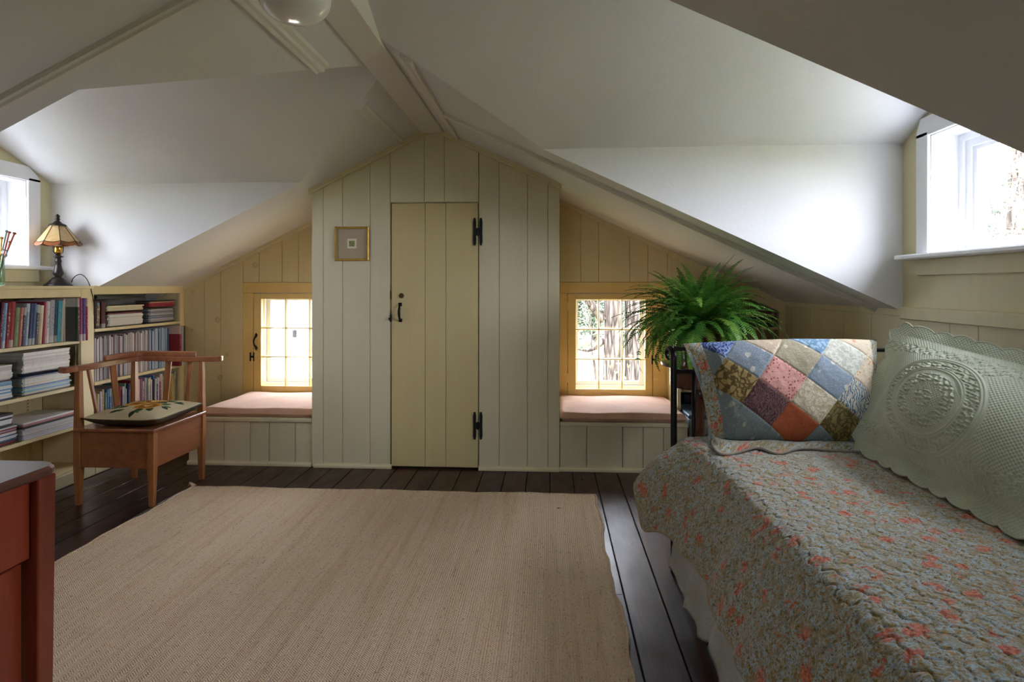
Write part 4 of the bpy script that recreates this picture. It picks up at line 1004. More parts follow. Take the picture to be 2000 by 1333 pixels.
jc = onX(-7, 556, -2.99); JX, JY = jc.x, jc.y
q = MB(); q.lathe([(.03, 0), (.036, .004), (.038, .02), (.037, .08), (.036, .15), (.039, .168), (.036, .168), (.033, .15), (.034, .02), (.03, .008), (.001, .007)], 24, (JX, JY, zt), caps=False)
tag(q.build('glass_jar', M_jar, smooth=True), 'green glass jar holding knitting needles on the bookcase', 'jar')
nds = [((18, 455), (150, 58, 30), 'rust red', .0042), ((28, 457), (158, 70, 40), 'copper brown', .0048), ((13, 453), (96, 132, 110), 'pale green', .0035), ((3, 466), (206, 160, 40), 'yellow tipped', .0045), ((19, 474), (150, 110, 60), 'tan', .004)]
for i, (pp, c, nm, r) in enumerate(nds):
    top = onX(pp[0], pp[1], -2.98 - .012 * i); bot = Vector((JX + .012 * math.cos(i * 2.1), JY - .012 + .005 * i, zt + .012))
    root = empty('knitting_needle', bot, '%s knitting needle standing in the glass jar' % nm, 'knitting needle', 'knitting needles in the jar')
    mt = plain('needle_%d' % i, lin(*c), .4)
    q = MB(); q.tube([bot, top], [r * .5, r], 8); q.build('shaft', mt, root)
    d = (top - bot).normalized(); q = MB(); q.tube([top - d * .002, top + d * .004, top + d * .008], [r * 1.9, r * 2.1, r * 1.3], 10); q.build('knob', plain('needle_knob_%d' % i, lin(*[min(255, int(x * .8)) for x in c]), .35), root, smooth=True)
sc_ = onX(9, 495, -2.97); root = empty('scissors', (JX, JY, zt + .05), 'steel scissors with a ring handle standing in the jar', 'scissors')
M_steel = plain('steel', lin(150, 150, 152), .25, .05, 20, 0, 60, 1)
q = MB(); q.tube([sc_ + Vector((0, .016 * math.cos(a), .02 * math.sin(a))) for a in np.linspace(0, 6.0, 16)], .003, 6, closed=True); q.build('handle_ring', M_steel, root)
q = MB(); q.bar(sc_ + Vector((0, -.012, -.014)), (JX + .004, JY + .004, zt + .012), .008, .003, (1, 0, 0)); q.build('blade', M_steel, root)

# ------------------------------------------------------------------ small framed picture
fc = onY(688, 476.5, YC); fw, fh = (723 - 653) / F * YC, (511 - 442) / F * YC
PF = empty('picture_frame', (fc.x, YC, fc.z - fh / 2), 'small square gold framed print on the boarded closet wall', 'picture')
def fr_bar(pts4):
    m = MB(); m.hexa([Vector((p[0], YC - .001, p[1])) for p in pts4], [Vector((fc.x + (p[0] - fc.x) * .97, YC - .016, fc.z + (p[1] - fc.z) * .97)) for p in pts4]); m.build('frame_side', M_gold, PF, bevel=.0015)
o_ = [(fc.x - fw / 2, fc.z - fh / 2), (fc.x + fw / 2, fc.z - fh / 2), (fc.x + fw / 2, fc.z + fh / 2), (fc.x - fw / 2, fc.z + fh / 2)]
i_ = [(fc.x + (x - fc.x) * .88, fc.z + (z - fc.z) * .88) for x, z in o_]
for k in range(4): fr_bar([o_[k], o_[(k + 1) % 4], i_[(k + 1) % 4], i_[k]])
m = MB(); m.box(i_[0][0] - .004, i_[2][0] + .004, YC - .006, YC - .002, i_[0][1] - .004, i_[2][1] + .004); m.build('mat_board', plain('taupe_mat', lin(176, 160, 136), .85), PF)
m = MB(); m.box(fc.x - .031, fc.x + .031, YC - .0072, YC - .006, fc.z - .031, fc.z + .033); m.build('inner_mat', plain('cream_mat', lin(226, 220, 200), .85), PF)
t = NT('green_print', .7); t.color(t.ramp(t.noise(t.pos, 120, 4), [(.35, lin(92, 104, 56)), (.5, lin(130, 140, 80)), (.65, lin(150, 146, 104))])); m = MB(); m.box(fc.x - .019, fc.x + .018, YC - .0084, YC - .0072, fc.z - .018, fc.z + .019); m.build('print', t.m, PF)

# ------------------------------------------------------------------ rug
def rug_mat():
    t = NT('jute_weave', .9, .15); s = t.sep(t.pos)
    st1 = t.noise(t.scale(t.pos, (1, .035, 1)), 30, 6, .7); st2 = t.noise(t.scale(t.pos, (1, .06, 1)), 95, 4, .7); sm = t.noise(t.pos, 1.1, 3)
    c = t.ramp(st1, [(.25, lin(214, 184, 150)), (.45, lin(232, 206, 174)), (.75, lin(240, 220, 194))])
    c = t.mix(t.rng(st2, .58, .74, 0, .5), c, lin(150, 120, 80))
    fl_ = t.noise(t.scale(t.pos, (1, .5, 1)), 150, 2); c = t.mix(t.rng(fl_, .60, .72, 0, .6), c, lin(118, 90, 58)); fl2 = t.noise(t.scale(t.pos, (1, .45, 1)), 260, 2, .6); c = t.mix(t.rng(fl2, .5, .7, 0, .3), c, lin(150, 120, 84))
    # herringbone cords: slanted strands that flip direction every few centimetres
    x, y = s[0], s[1]
    tri = t.math('PINGPONG', x, .02)
    ph = t.math('ADD', t.math('MULTIPLY', y, 1.0), t.math('MULTIPLY', tri, .9))
    strand = t.math('ABSOLUTE', t.math('SINE', t.math('MULTIPLY', ph, 2 * math.pi / .018)))
    cord = t.math('ABSOLUTE', t.math('SINE', t.math('MULTIPLY', x, math.pi / .009)))
    h = t.math('ADD', t.math('MULTIPLY', strand, .55), t.math('ADD', t.math('MULTIPLY', cord, .35), t.math('MULTIPLY', t.noise(t.pos, 160, 3), .7)))
    t.color(c); t.bump(h, .006, 1.0); return t.m
nx, ny = 160, 220; x0, x1, y0, y1 = -2.13, .258, -.2, 3.535
rs = np.random.RandomState(4)
U, V = np.meshgrid(np.linspace(0, 1, nx), np.linspace(0, 1, ny), indexing='ij')
X = x0 + (x1 - x0) * U; Y = y0 + (y1 - y0) * V
wob = lambda s, k: sum(a * np.sin(f * s + p) for a, f, p in zip((.006, .004, .003), (5 + k, 13 + k, 31 + k), (k, 2 * k, 3 * k)))
X = X + wob(Y, 1) * np.clip(1 - np.minimum(U, 1 - U) / .08, 0, 1) * 1.2 + .012 * (V - .9) * (U > .5) * 0; Y = Y + wob(X, 2) * np.clip((V - .92) / .08, 0, 1)
edge = np.minimum(np.minimum(U, 1 - U) * (x1 - x0), (1 - V) * (y1 - y0))
Z = .011 * np.clip(edge / .008, 0, 1) ** .5 + .0018 * np.sin(X * 5 + 1) * np.sin(Y * 4) * np.clip(edge / .1, 0, 1) + .0012
RUG = empty('rug', ((x0 + x1) / 2, 1.7, 0), 'large beige woven jute rug on the dark plank floor', 'rug')
M_rug = rug_mat()
grid_obj('woven_field', np.stack([X, Y, Z], -1), M_rug, RUG)
m = MB(); m.tube([(X[i, -1], Y[i, -1] - .003, .007) for i in range(0, nx, 3)], .0065, 6); m.build('bound_edge', M_rug, RUG, smooth=True)
m = MB(); m.tube([(X[-1, i] - .003, Y[-1, i], .007) for i in range(0, ny, 3)], .0065, 6); m.build('bound_edge', M_rug, RUG, smooth=True)
m = MB(); m.tube([(X[0, i] + .003, Y[0, i], .007) for i in range(0, ny, 3)], .0065, 6); m.build('bound_edge', M_rug, RUG, smooth=True)
m = MB(); cx_, cy_ = X[0, -1], Y[0, -1]
for k in range(9):
    a = R(60 + 12 * k); m.tube([(cx_ + .01, cy_ - .006, .01), (cx_ + .018 * math.cos(a), cy_ + .02 * math.sin(a), .016 + .002 * k), (cx_ + .03 * math.cos(a), cy_ + .03 * math.sin(a), .010)], [.004, .003, .0012], 5)
m.build('corner_tuft', M_rug, RUG)
lp = onZ(1092, 994, .013); m = MB(); m.add([lp + Vector(v) for v in ((-.014, 0, 0), (-.004, .008, .004), (.014, .004, .001), (.002, -.006, .003), (0, 0, .006))], [(0, 3, 4), (3, 2, 4), (2, 1, 4), (1, 0, 4)]); tag(m.build('leaf_scrap', plain('dry_green_leaf', lin(70, 78, 34), .7)), 'tiny green leaf scrap lying on the jute rug', 'leaf')

# ------------------------------------------------------------------ ceiling globe lamp
GX, GY = -.767, 1.806; t = NT('opal_glass', .12); t.color((.80, .80, .80, 1)); t.b.inputs['Subsurface Weight'].default_value = .0; M_opal = t.m
GL = empty('ceiling_lamp', (GX, GY, 2.0), 'white opal glass globe lamp hanging below the ridge board', 'ceiling lamp')
q = MB(); pr_ = [(.002, 0)] + [(.107 * math.sin(a) ** .75, .075 - .075 * math.cos(a)) for a in np.linspace(.15, 1.57, 10)] + [(.107, .085), (.103, .105), (.085, .13), (.06, .145), (.05, .16)]
q.lathe(pr_, 40, (GX, GY, 2.0)); q.build('glass_globe', M_opal, GL, smooth=True)
q = MB(); q.lathe([(.054, .152), (.054, .172), (.03, .18), (.06, .19), (.06, .206)], 28, (GX, GY, 2.0)); q.build('fitter', plain('white_metal_fitter', lin(220, 218, 212), .4), GL, smooth=True)
# ------------------------------------------------------------------ daybed
BX0, BX1, BY0, BY1 = .52, 1.60, .62, 2.62
DB = empty('daybed', ((BX0 + BX1) / 2, 1.6, 0), 'daybed with a dark iron tube frame under a floral quilt', 'bed')
def end_frame(y, out):
    for x in (BX0, BX1):
        sc = [(x, y, 0), (x, y, .5), (x, y, .90)]
        for a in np.linspace(0, 4.6, 16):
            r = .046 * (1 - .13 * a); hq = .046 - r * math.cos(a); sc.append((x - .22 * hq, y + out * hq, .905 + r * .85 * math.sin(a)))
        q = MB(); q.tube(sc, [.0135] * 3 + [.0135 - .0005 * k for k in range(16)], 12); q.build('post', M_bediron, DB, smooth=True)
    for z, r in ((.938, .0085), (.842, .0095), (.36, .012)):
        q = MB(); q.tube([(BX0, y, z), (BX1, y, z)], r, 10); q.build('cross_rail', M_bediron, DB, smooth=True)
    for x in np.linspace(BX0 + .082, BX1 - .082, 9):
        q = MB(); q.tube([(x, y, .36), (x, y, .842)], .0085, 8); q.build('spindle', M_bediron, DB, smooth=True)
end_frame(BY1, 1); end_frame(BY0, -1)
for x in (BX0 + .05, BX1 - .04):
    q = MB(); q.box(x - .004, x + .004, BY0, BY1, .30, .34); q.build('side_rail', M_bediron, DB)
MT = MB(); MT.box(BX0 + .15, BX1 - .04, BY0 + .05, BY1 - .07, .345, .55)
tag(MT.build('mattress', plain('mattress_ticking', lin(222, 218, 208), .9), bevel=.03), 'white mattress under the floral quilt on the daybed', 'mattress')

def cat_eval(P, n):
    """P (k,2) control points -> n points evenly spaced along a Catmull-Rom curve"""
    P = np.vstack([2 * P[0] - P[1], P, 2 * P[-1] - P[-2]]); out = []
    for i in range(1, len(P) - 2):
        for t in np.linspace(0, 1, 24, endpoint=False):
            a, b, c, d = P[i - 1], P[i], P[i + 1], P[i + 2]
            out.append(.5 * (2 * b + (c - a) * t + (2 * a - 5 * b + 4 * c - d) * t * t + (3 * b - a - 3 * c + d) * t ** 3))
    out.append(P[-2]); out = np.array(out); s = np.concatenate([[0], np.cumsum(np.hypot(*np.diff(out, axis=0).T))])
    q = np.linspace(0, s[-1], n); return np.stack([np.interp(q, s, out[:, 0]), np.interp(q, s, out[:, 1])], -1), s[-1]
def floral_mat(name, vivid=1.0):
    t = NT(name, .88, .15); p = t.uv
    w = t.noise(p, 14, 3, .5, 0, 'Color'); pw = t.vmath('ADD', p, t.vmath('MULTIPLY', t.vmath('SUBTRACT', w, (.5, .5, .5)), (.05, .05, .05)))
    n1 = t.noise(pw, 130, 3, .55); n2 = t.noise(pw, 34, 5, .65); n3 = t.noise(pw, 170, 3, .6)
    c = t.ramp(n1, [(.34, lin(104, 88, 44)), (.43, lin(162, 138, 82)), (.49, lin(138, 148, 146)), (.57, lin(174, 194, 206)), (.66, lin(132, 116, 66))])
    c = t.mix(t.rng(n2, .45, .62, 0, .75), c, t.ramp(n3, [(.35, lin(98, 88, 52)), (.55, lin(156, 136, 86)), (.7, lin(190, 166, 116))]))
    # small tan sprigs, then the salmon flowers with darker hearts
    v2 = t.vor(pw, 40); c = t.mix(t.rng(v2, .24, .14, 0, .7), c, lin(196, 142, 92))
    v = t.vor(pw, 14.5); pet = t.noise(p, 75, 2)
    f = t.rng(t.math('ADD', v, t.math('MULTIPLY', t.math('SUBTRACT', pet, .5), .75)), .30, .2)
    fc_ = t.ramp(t.noise(p, 130, 2), [(.36, lin(148, 58, 38)), (.55, lin(206, 106, 74)), (.7, lin(216, 148, 112))])
    c = t.mix(t.math('MULTIPLY', f, .9), c, fc_)
    t.color(c)
    s = t.sep(p); h = t.math('ADD', t.math('MULTIPLY', t.noise(p, 60, 4), 1.0), t.math('MULTIPLY', t.noise(p, 400, 2), .25))
    t.bump(h, .003, .8); t.b.inputs['Sheen Weight'].default_value = .25
    return t.m
M_floral = floral_mat('floral_quilt_cloth')
QY = np.array([.5, 1.9, 2.1, 2.25, 2.35, 2.42, 2.5, 2.565])
ctl = dict(xf=[.605, .605, .605, .60, .585, .565, .55, .55], xm=[.512, .512, .508, .49, .465, .44, .42, .43], zm=[.44, .44, .44, .445, .455, .465, .48, .49], xh=[.455, .455, .452, .432, .402, .375, .338, .345], zh=[.30, .305, .312, .30, .27, .24, .345, .41])
ns, nt = 560, 440
S = np.concatenate([np.linspace(.655, 2.0, 390), np.linspace(2.0035, 2.565, ns - 390)]); P = np.zeros((ns, nt, 3)); UVq = np.zeros((ns, nt, 2))
def sm(k, y):
    k_ = np.array(ctl[k]); return np.mean([np.interp(y + d, QY, k_) for d in (-.05, -.03, -.015, 0, .015, .03)], axis=0)
for i, y in enumerate(S):
    xf, xm, zm, xh, zh = (sm(k, y) for k in ('xf', 'xm', 'zm', 'xh', 'zh'))
    end = np.clip((y - 2.45) / .115, 0, 1) ** 2 * .006
    pts = np.array([(1.565, .573), (1.3, .577), (.95, .577), (xf + .06, .577), (xf, .5695), (xf * .68 + xm * .32, .54), (xm, zm), (xm * .5 + xh * .5 - .004, zm * .5 + zh * .5), (xh, zh)])
    q, Ls = cat_eval(pts, nt); P[i, :, 0] = q[:, 0]; P[i, :, 1] = y; P[i, :, 2] = q[:, 1]; UVq[i, :, 0] = np.linspace(0, Ls, nt); UVq[i, :, 1] = y
hang = np.clip((.55 - P[..., 2]) / .2, 0, 1)
P[..., 0] -= hang * (.010 * np.sin(P[..., 1] * 8.5 + 1.0) + .006 * np.sin(P[..., 1] * 19) + .004 * np.sin(P[..., 1] * 41 + P[..., 2] * 12)); P[..., 2] += .006 * np.sin(P[..., 1] * 16 + 2) * np.clip((.36 - P[..., 2]) / .05, 0, 1)
def fbm(A, B, seed, f0=20, o=4):
    rs = np.random.RandomState(seed); h = np.zeros_like(A); a = 1.0; f = f0
    for k in range(o):
        for m in range(5):
            th = rs.uniform(0, 2 * np.pi); h += a * np.sin(f * rs.uniform(.7, 1.3) * (A * np.cos(th) + B * np.sin(th)) + rs.uniform(0, 6.28)) / 2.2
        a *= .55; f *= 1.9
    return h
puck = fbm(UVq[..., 0], UVq[..., 1], 3, 30, 4); wig = .011 * np.sin(UVq[..., 1] * 55 + 4 * np.sin(UVq[..., 0] * 14)) + .006 * np.sin(UVq[..., 1] * 128 + UVq[..., 0] * 60) + .03 * np.sin(UVq[..., 1] * 9 + UVq[..., 0] * 5)
stitch = 1 - np.exp(-(np.abs(np.sin((UVq[..., 0] + wig) * np.pi / .034)) / .15) ** 1.3)
disp = .0060 * stitch + .0014 * puck
du = np.gradient(P, axis=0); dv = np.gradient(P, axis=1); Nn = np.cross(du, dv); Nn /= np.linalg.norm(Nn, axis=-1, keepdims=True) + 1e-9
if Nn[50, 40, 2] < 0: Nn = -Nn
P = P + Nn * disp[..., None]
QL = empty('quilt', (1.05, 1.5, .3), 'floral quilt in olive, blue and salmon spread over the daybed', 'quilt')
grid_obj('quilt_face', P[::-1], M_floral, QL, uv=UVq[::-1])
grid_obj('quilt_lining', (P - Nn * (.009 + disp[..., None]))[::3, ::3], M_floral, QL, uv=UVq[::3, ::3])
hem = [tuple(p) for p in (P - Nn * .005)[::4, -1]] ; q = MB(); q.tube(hem, .006, 6); q.build('hem_binding', M_floral, QL, smooth=True)
for o_ in (QL.children[-1],):
    l = o_.data.uv_layers.new(name='UVMap')
hem2 = [tuple(p) for p in (P - Nn * .005)[-1, ::4]]; q = MB(); q.tube(hem2, .006, 6); q.build('hem_binding', M_floral, QL, smooth=True).data.uv_layers.new(name='UVMap')

# pale coverlet hanging below the quilt, scalloped hem
t = NT('pale_matelasse', .9, .2); t.color(t.ramp(t.noise(t.pos, 6, 3), [(.3, lin(188, 190, 184)), (.7, lin(206, 208, 202))]))
wv = t.math('MULTIPLY', t.wave(t.uv, 60, d='X'), t.wave(t.uv, 60, d='Y')); t.bump(t.math('ADD', wv, t.math('MULTIPLY', t.noise(t.uv, 26, 4), 2.5)), .003); M_cov = t.m
nc, nd = 300, 60; yy = np.linspace(.68, 2.42, nc); A, B = np.meshgrid(yy, np.linspace(0, 1, nd), indexing='ij')
hemz = .115 + .04 * np.abs(np.sin(yy * 11.5 + .6)) ** 1.5 * -1 + .035 * np.sin(yy * 4.1 + 1.2); hemz = np.where(yy > 2.3, hemz + .02, hemz)
Zc = .40 + (hemz[:, None] - .40) * B; Xc = .545 - .065 * B ** .7 + (.014 * np.sin(A * 17) + .007 * np.sin(A * 39 + 2)) * B - .015 * np.clip((A - 2.3) / .1, 0, 1) * B
Yc_ = A + .02 * np.clip((A - 2.3) / .14, 0, 1) * B * 2
Pc = np.stack([Xc, Yc_, Zc + 0 * A], -1); Pc[..., 0] += .003 * fbm(A, B * .3, 7, 40, 3)
CV = empty('coverlet', (.48, 1.5, .1), 'pale scalloped coverlet hanging below the floral quilt', 'coverlet')
grid_obj('coverlet_drop', Pc[::-1], M_cov, CV, uv=np.stack([A, B * .3], -1)[::-1]); 
q = MB(); q.tube([tuple(p) for p in Pc[::3, -1]], .003, 5); q.build('scalloped_hem', M_cov, CV, smooth=True).data.uv_layers.new(name='UVMap')

# ------------------------------------------------------------------ patchwork pillow
def patch_mat(name, a, b, kind, sc):
    t = NT(name, .85, .15); p = t.uv
    if kind == 'leaf':
        d = t.vmath('ADD', p, t.vmath('MULTIPLY', t.noise(p, 20, 2, .5, 0, 'Color'), (.06, .06, .06))); f = t.rng(t.wave(d, sc, 9, 3, 2.0), .42, .6)
    elif kind == 'dots': f = t.rng(t.vor(p, sc, rnd=.6), .34, .24)
    elif kind == 'flower':
        d = t.vor(p, sc * .35, rnd=.8); f = t.math('ADD', t.math('MULTIPLY', t.rng(t.math('ADD', d, t.math('MULTIPLY', t.noise(p, 80, 2), .3)), .42, .34), 1.0), t.math('MULTIPLY', t.rng(t.noise(p, sc * 3, 4, .7), .5, .62), .45))
    elif kind == 'scroll':
        d = t.vmath('ADD', p, t.vmath('MULTIPLY', t.noise(p, sc * .6, 3, .5, 0, 'Color'), (.09, .09, .09))); f = t.rng(t.vor(d, sc, 'DISTANCE_TO_EDGE'), .16, .06)
    else: f = t.math('MULTIPLY', t.noise(p, sc, 4), .35)
    t.color(t.mix(f, a, b)); t.bump(t.math('ADD', t.noise(p, 60, 4), t.math('MULTIPLY', t.noise(t.scale(p, (.35, 1, 1)), 34, 3), 1.2)), .0028); return t.m
PM = {
 'plum': patch_mat('plum_print', lin(82, 58, 62), lin(120, 92, 92), 'leaf', 35), 'pink': patch_mat('pink_print', lin(222, 166, 158), lin(164, 70, 74), 'dots', 91),
 'rust': patch_mat('rust_cloth', lin(160, 84, 54), lin(176, 100, 66), 'plain', 48), 'cream': patch_mat('cream_print', lin(216, 206, 184), lin(190, 176, 148), 'scroll', 41),
 'greyblue': patch_mat('grey_blue_print', lin(136, 150, 164), lin(206, 204, 196), 'flower', 64), 'greyblue2': patch_mat('grey_blue_print_b', lin(140, 156, 172), lin(208, 206, 198), 'flower', 70),
 'green': patch_mat('sage_floral_print', lin(168, 160, 136), lin(214, 200, 178), 'flower', 73), 'sage': patch_mat('pale_sage_print', lin(194, 196, 182), lin(222, 220, 208), 'scroll', 35),
 'navy': patch_mat('indigo_print', lin(64, 82, 140), lin(150, 168, 206), 'scroll', 54), 'tan': patch_mat('olive_acanthus_print', lin(168, 146, 98), lin(104, 88, 52), 'scroll', 32),
 'olive': patch_mat('dark_acanthus_print', lin(136, 120, 76), lin(92, 80, 48), 'scroll', 35), 'willow': patch_mat('willow_leaf_print', lin(206, 200, 180), lin(98, 124, 150), 'leaf', 28),
 'lblue': patch_mat('light_blue_print', lin(158, 184, 202), lin(112, 144, 172), 'scroll', 32), 'peach': patch_mat('peach_speck_print', lin(224, 208, 184), lin(214, 160, 104), 'dots', 76),
 'creamo': patch_mat('cream_rose_print', lin(214, 202, 178), lin(212, 156, 128), 'flower', 73), 'beige': patch_mat('beige_print', lin(210, 196, 172), lin(196, 174, 150), 'scroll', 41),
 'border': patch_mat('slate_floral_print', lin(118, 132, 136), lin(170, 174, 160), 'flower', 64)}
CELL = {(-1, -1): 'plum', (-1, 0): 'pink', (-2, 0): 'greyblue', (-1, 1): 'green', (0, 0): 'cream', (0, -1): 'rust', (0, 1): 'greyblue2', (0, 2): 'sage', (1, 1): 'willow', (1, 0): 'olive', (-2, -1): 'tan', (-3, 0): 'navy', (-3, -1): 'border', (-2, 1): 'beige', (-1, 2): 'lblue', (0, 3): 'creamo', (1, 2): 'peach', (-2, 2): 'lblue', (1, 3): 'creamo', (2, 1): 'willow', (2, 2): 'peach'}
nu, nv = 560, 350; U, V = np.meshgrid(np.linspace(0, 1, nu), np.linspace(0, 1, nv), indexing='ij')
TL, TR, BRc, BLc = onY(1335, 672, 2.575), onY(1713, 664, 2.575), onZ(1704, 868, .592), onZ(1385, 862, .592)
P = quadpt(U, V, TL, TR, BRc, BLc)
pxq = quadpt(U, V, (135, 135, 0), (1790, 105, 0), (1765, 925, 0), (345, 872, 0))
a_, b_ = (262, 168), (140, -172); det = a_[0] * b_[1] - b_[0] * a_[1]
dx_ = pxq[..., 0] - 975; dy_ = pxq[..., 1] - 612
I_ = (dx_ * b_[1] - b_[0] * dy_) / det; J_ = (a_[0] * dy_ - a_[1] * dx_) / det
seam_x = 272 + (465 - 272) * (pxq[..., 1] - 100) / 740
fl_left = pxq[..., 0] < seam_x; right_lim = 1700 + 60 * np.sin(np.pi * V); fl_right = (U > .955)
low = (V > .955)
inner = np.clip((pxq[..., 0] - seam_x) / 90, 0, 1) * np.clip((1 - U) / .06, 0, 1)
env = (np.clip(1 - np.abs(2 * U - 1.04) ** 2.6, 0, 1) * np.clip(1 - np.abs(2 * V - 1) ** 2.8, 0, 1)) ** .6
nrm = np.array((TR - TL).cross(BLc - TL).normalized()); nrm = nrm if nrm[1] < 0 else -nrm
seamd = np.minimum(np.abs(I_ - np.round(I_)), np.abs(J_ - np.round(J_))) * 60
rip = .0022 * fbm(U * .8, V * .4, 11, 30, 3)
hgt = .105 * env * (.35 + .65 * inner) - .0035 * np.exp(-(seamd / 2.2) ** 2) * (~fl_left) + rip
P[..., 2] += -.016 * np.sin(np.pi * U) * (1 - V) ** 3 * 0 + .010 * np.sin(np.pi * U) * (1 - V) ** 2
P[..., 0] += .022 * np.sin(np.pi * V) * (1 - U) ** 4 
Pf = P + nrm * hgt[..., None]; Pbk = P - nrm * (.055 * env)[..., None]
cc = lambda A: .25 * (A[:-1, :-1] + A[1:, :-1] + A[1:, 1:] + A[:-1, 1:])
ic, jc = np.floor(cc(I_)).astype(int), np.floor(cc(J_)).astype(int); flm = (cc(pxq[..., 0]) < cc(seam_x)) | (cc(U) > .962)
UVp = np.stack([pxq[..., 0] * .00046, -pxq[..., 1] * .00046], -1)
PW = empty('patchwork_pillow', (float(P[..., 0].mean()), 2.47, .59), 'patchwork pillow in blue, pink, plum and rust against the bed rail', 'pillow')
fll = cc(pxq[..., 0]) < cc(seam_x)
grid_obj('flange', Pf, M_floral, PW, uv=UVp, mask=fll); grid_obj('flange', Pf, M_floral, PW, uv=UVp, mask=flm & ~fll)
for key in sorted(set(zip(ic[~flm].tolist(), jc[~flm].tolist()))):
    mk = (ic == key[0]) & (jc == key[1]) & (~flm)
    if mk.sum() < 6: continue
    nm = CELL.get(key, 'border'); o_ = grid_obj('patch', Pf, PM[nm], PW, uv=UVp, mask=mk)
    if nm not in ('border',): o_['label'] = {'plum': 'dark plum patch', 'pink': 'pink speckled patch', 'rust': 'rust orange patch', 'navy': 'indigo flowered patch', 'willow': 'blue willow leaf patch'}.get(nm, nm.replace('greyblue2', 'grey blue').replace('greyblue', 'grey blue').replace('lblue', 'light blue').replace('creamo', 'cream and rose') + ' printed patch')
tiny = np.zeros_like(flm)
for key in set(zip(ic[~flm].tolist(), jc[~flm].tolist())):
    mk = (ic == key[0]) & (jc == key[1]) & (~flm)
    if mk.sum() < 6: tiny |= mk
if tiny.any(): grid_obj('patch', Pf, PM['border'], PW, uv=UVp, mask=tiny)
grid_obj('pillow_back', Pbk[::-1], PM['border'], PW, uv=UVp[::-1])
fe = [onZ(px_, py_, .592) for px_, py_ in ((1384, 852), (1402, 884), (1440, 882), (1480, 876), (1520, 884), (1560, 878), (1620, 878), (1700, 882))]
fe2 = crv(fe, 8); n_ = len(fe2); G = np.zeros((n_, 10, 3))
for i, p in enumerate(fe2):
    k = i / (n_ - 1); bk = Vector(Pf[int(k * (nu - 1)), -1]) + Vector((0, .012, .006))
    for j in range(10):
        t_ = j / 9; w = bk * (1 - t_) + p * t_; G[i, j] = (w.x, w.y, .592 + .016 * math.sin(math.pi * min(1, t_ * 1.15)) + .004 * math.sin(k * 19) * t_)
grid_obj('flange_fold', G, M_floral, PW, uv=np.stack(np.meshgrid(np.linspace(0, .7, n_), np.linspace(0, .06, 10), indexing='ij'), -1))
q = MB(); q.tube([tuple(G[i, -1] - np.array((0, 0, .002))) for i in range(n_)], .0045, 6); q.build('flange_binding', M_floral, PW, smooth=True).data.uv_layers.new(name='UVMap')

# ------------------------------------------------------------------ pale green embossed sham
t = NT('sage_matelasse', .92, .15); t.color(t.ramp(t.noise(t.pos, 5, 3), [(.3, lin(168, 174, 152)), (.7, lin(184, 190, 168))])); t.bump(t.noise(t.pos, 420, 2), .0006); t.b.inputs['Sheen Weight'].default_value = .3; M_sham = t.m
nu, nv = 520, 340; U, V = np.meshgrid(np.linspace(0, 1, nu), np.linspace(0, 1, nv), indexing='ij')
sTL, sTR, sBR, sBL = Vector((1.39, 2.56, 1.055)), Vector((1.62, 1.64, .93)), Vector((1.13, 1.36, .592)), Vector((1.13, 2.40, .598))
P = quadpt(U, V, sTL, sTR, sBR, sBL)
W_, Hh = .92, .60; um, vm = U * W_, V * Hh; du_ = np.minimum(um, W_ - um); dv_ = np.minimum(vm, Hh - vm)
nrm = np.array((sTR - sTL).cross(sBL - sTL).normalized()); nrm = nrm if nrm[0] < 0 else -nrm
bu = np.clip((du_ - .05) / (W_ / 2 - .05), 0, 1); bv = np.clip((dv_ - .05) / (Hh / 2 - .05), 0, 1)
env = (1 - (1 - bu) ** 2.2) * (1 - (1 - bv) ** 2.2)
h = .125 * env
ex, ey = (um - .36) / 1.16, (vm - .33); rr = np.hypot(ex, ey); ang = np.arctan2(ey, ex)
ringf = lambda r0, w: np.exp(-((rr - r0) / w) ** 2)
n_f = fbm(um, vm, 5, 330, 2)
wreath = (np.abs(rr - .085) < .02) | (np.abs(rr - .155) < .017) | (rr < .035)
emb = .0045 * (ringf(.128, .003) + ringf(.136, .003) + ringf(.178, .003) + ringf(.187, .003)) + .0036 * np.clip(n_f, -1, 1.6) * wreath
outer = (rr > .195); band = outer & ((np.abs(np.hypot(um - .62, vm - .3) - .2) < .03) | (np.abs(vm - .49) < .022) | (np.abs(vm - .11) < .02))
basket = np.sin(um * 2 * np.pi / .0125 + (np.floor(vm / .0066) % 2) * np.pi) * np.abs(np.sin(vm * np.pi / .0066))
emb = emb + .0018 * basket * ((outer & ~band) | ((rr > .035) & (rr < .06))) + .0034 * np.clip(fbm(um, vm, 9, 330, 2), -1, 1.5) * band
lat = np.abs(np.sin((um + vm) * np.pi / .012)) * np.abs(np.sin((um - vm) * np.pi / .012)); emb += .001 * lat * ((rr > .105) & (rr < .125))
wr = .010 * np.sin(um * 9 + vm * 14) * np.exp(-((du_ - .06) / .07) ** 2) + .006 * np.sin(um * 22) * np.exp(-((dv_ - .06) / .06) ** 2)
fl_w = .008 * np.sin(um * 26) * np.clip(1 - dv_ / .05, 0, 1) + .008 * np.sin(vm * 28) * np.clip(1 - du_ / .05, 0, 1)
Pn = P + nrm * (h + emb + wr * np.clip(env * 3, 0, 1) + fl_w)[..., None]
eu = np.array((sTR - sTL).normalized()); ev = np.array((sBL - sTL).normalized())
sc1 = .014 * (np.abs(np.sin(um * np.pi / .085)) ** .7 - .5) * np.clip(1 - dv_ / .05, 0, 1); sc2 = .014 * (np.abs(np.sin(vm * np.pi / .085)) ** .7 - .5) * np.clip(1 - du_ / .05, 0, 1)
Pn = Pn + ev * (sc1 * np.where(V > .5, 1, -1))[..., None] + eu * (sc2 * np.where(U > .5, 1, -1))[..., None]
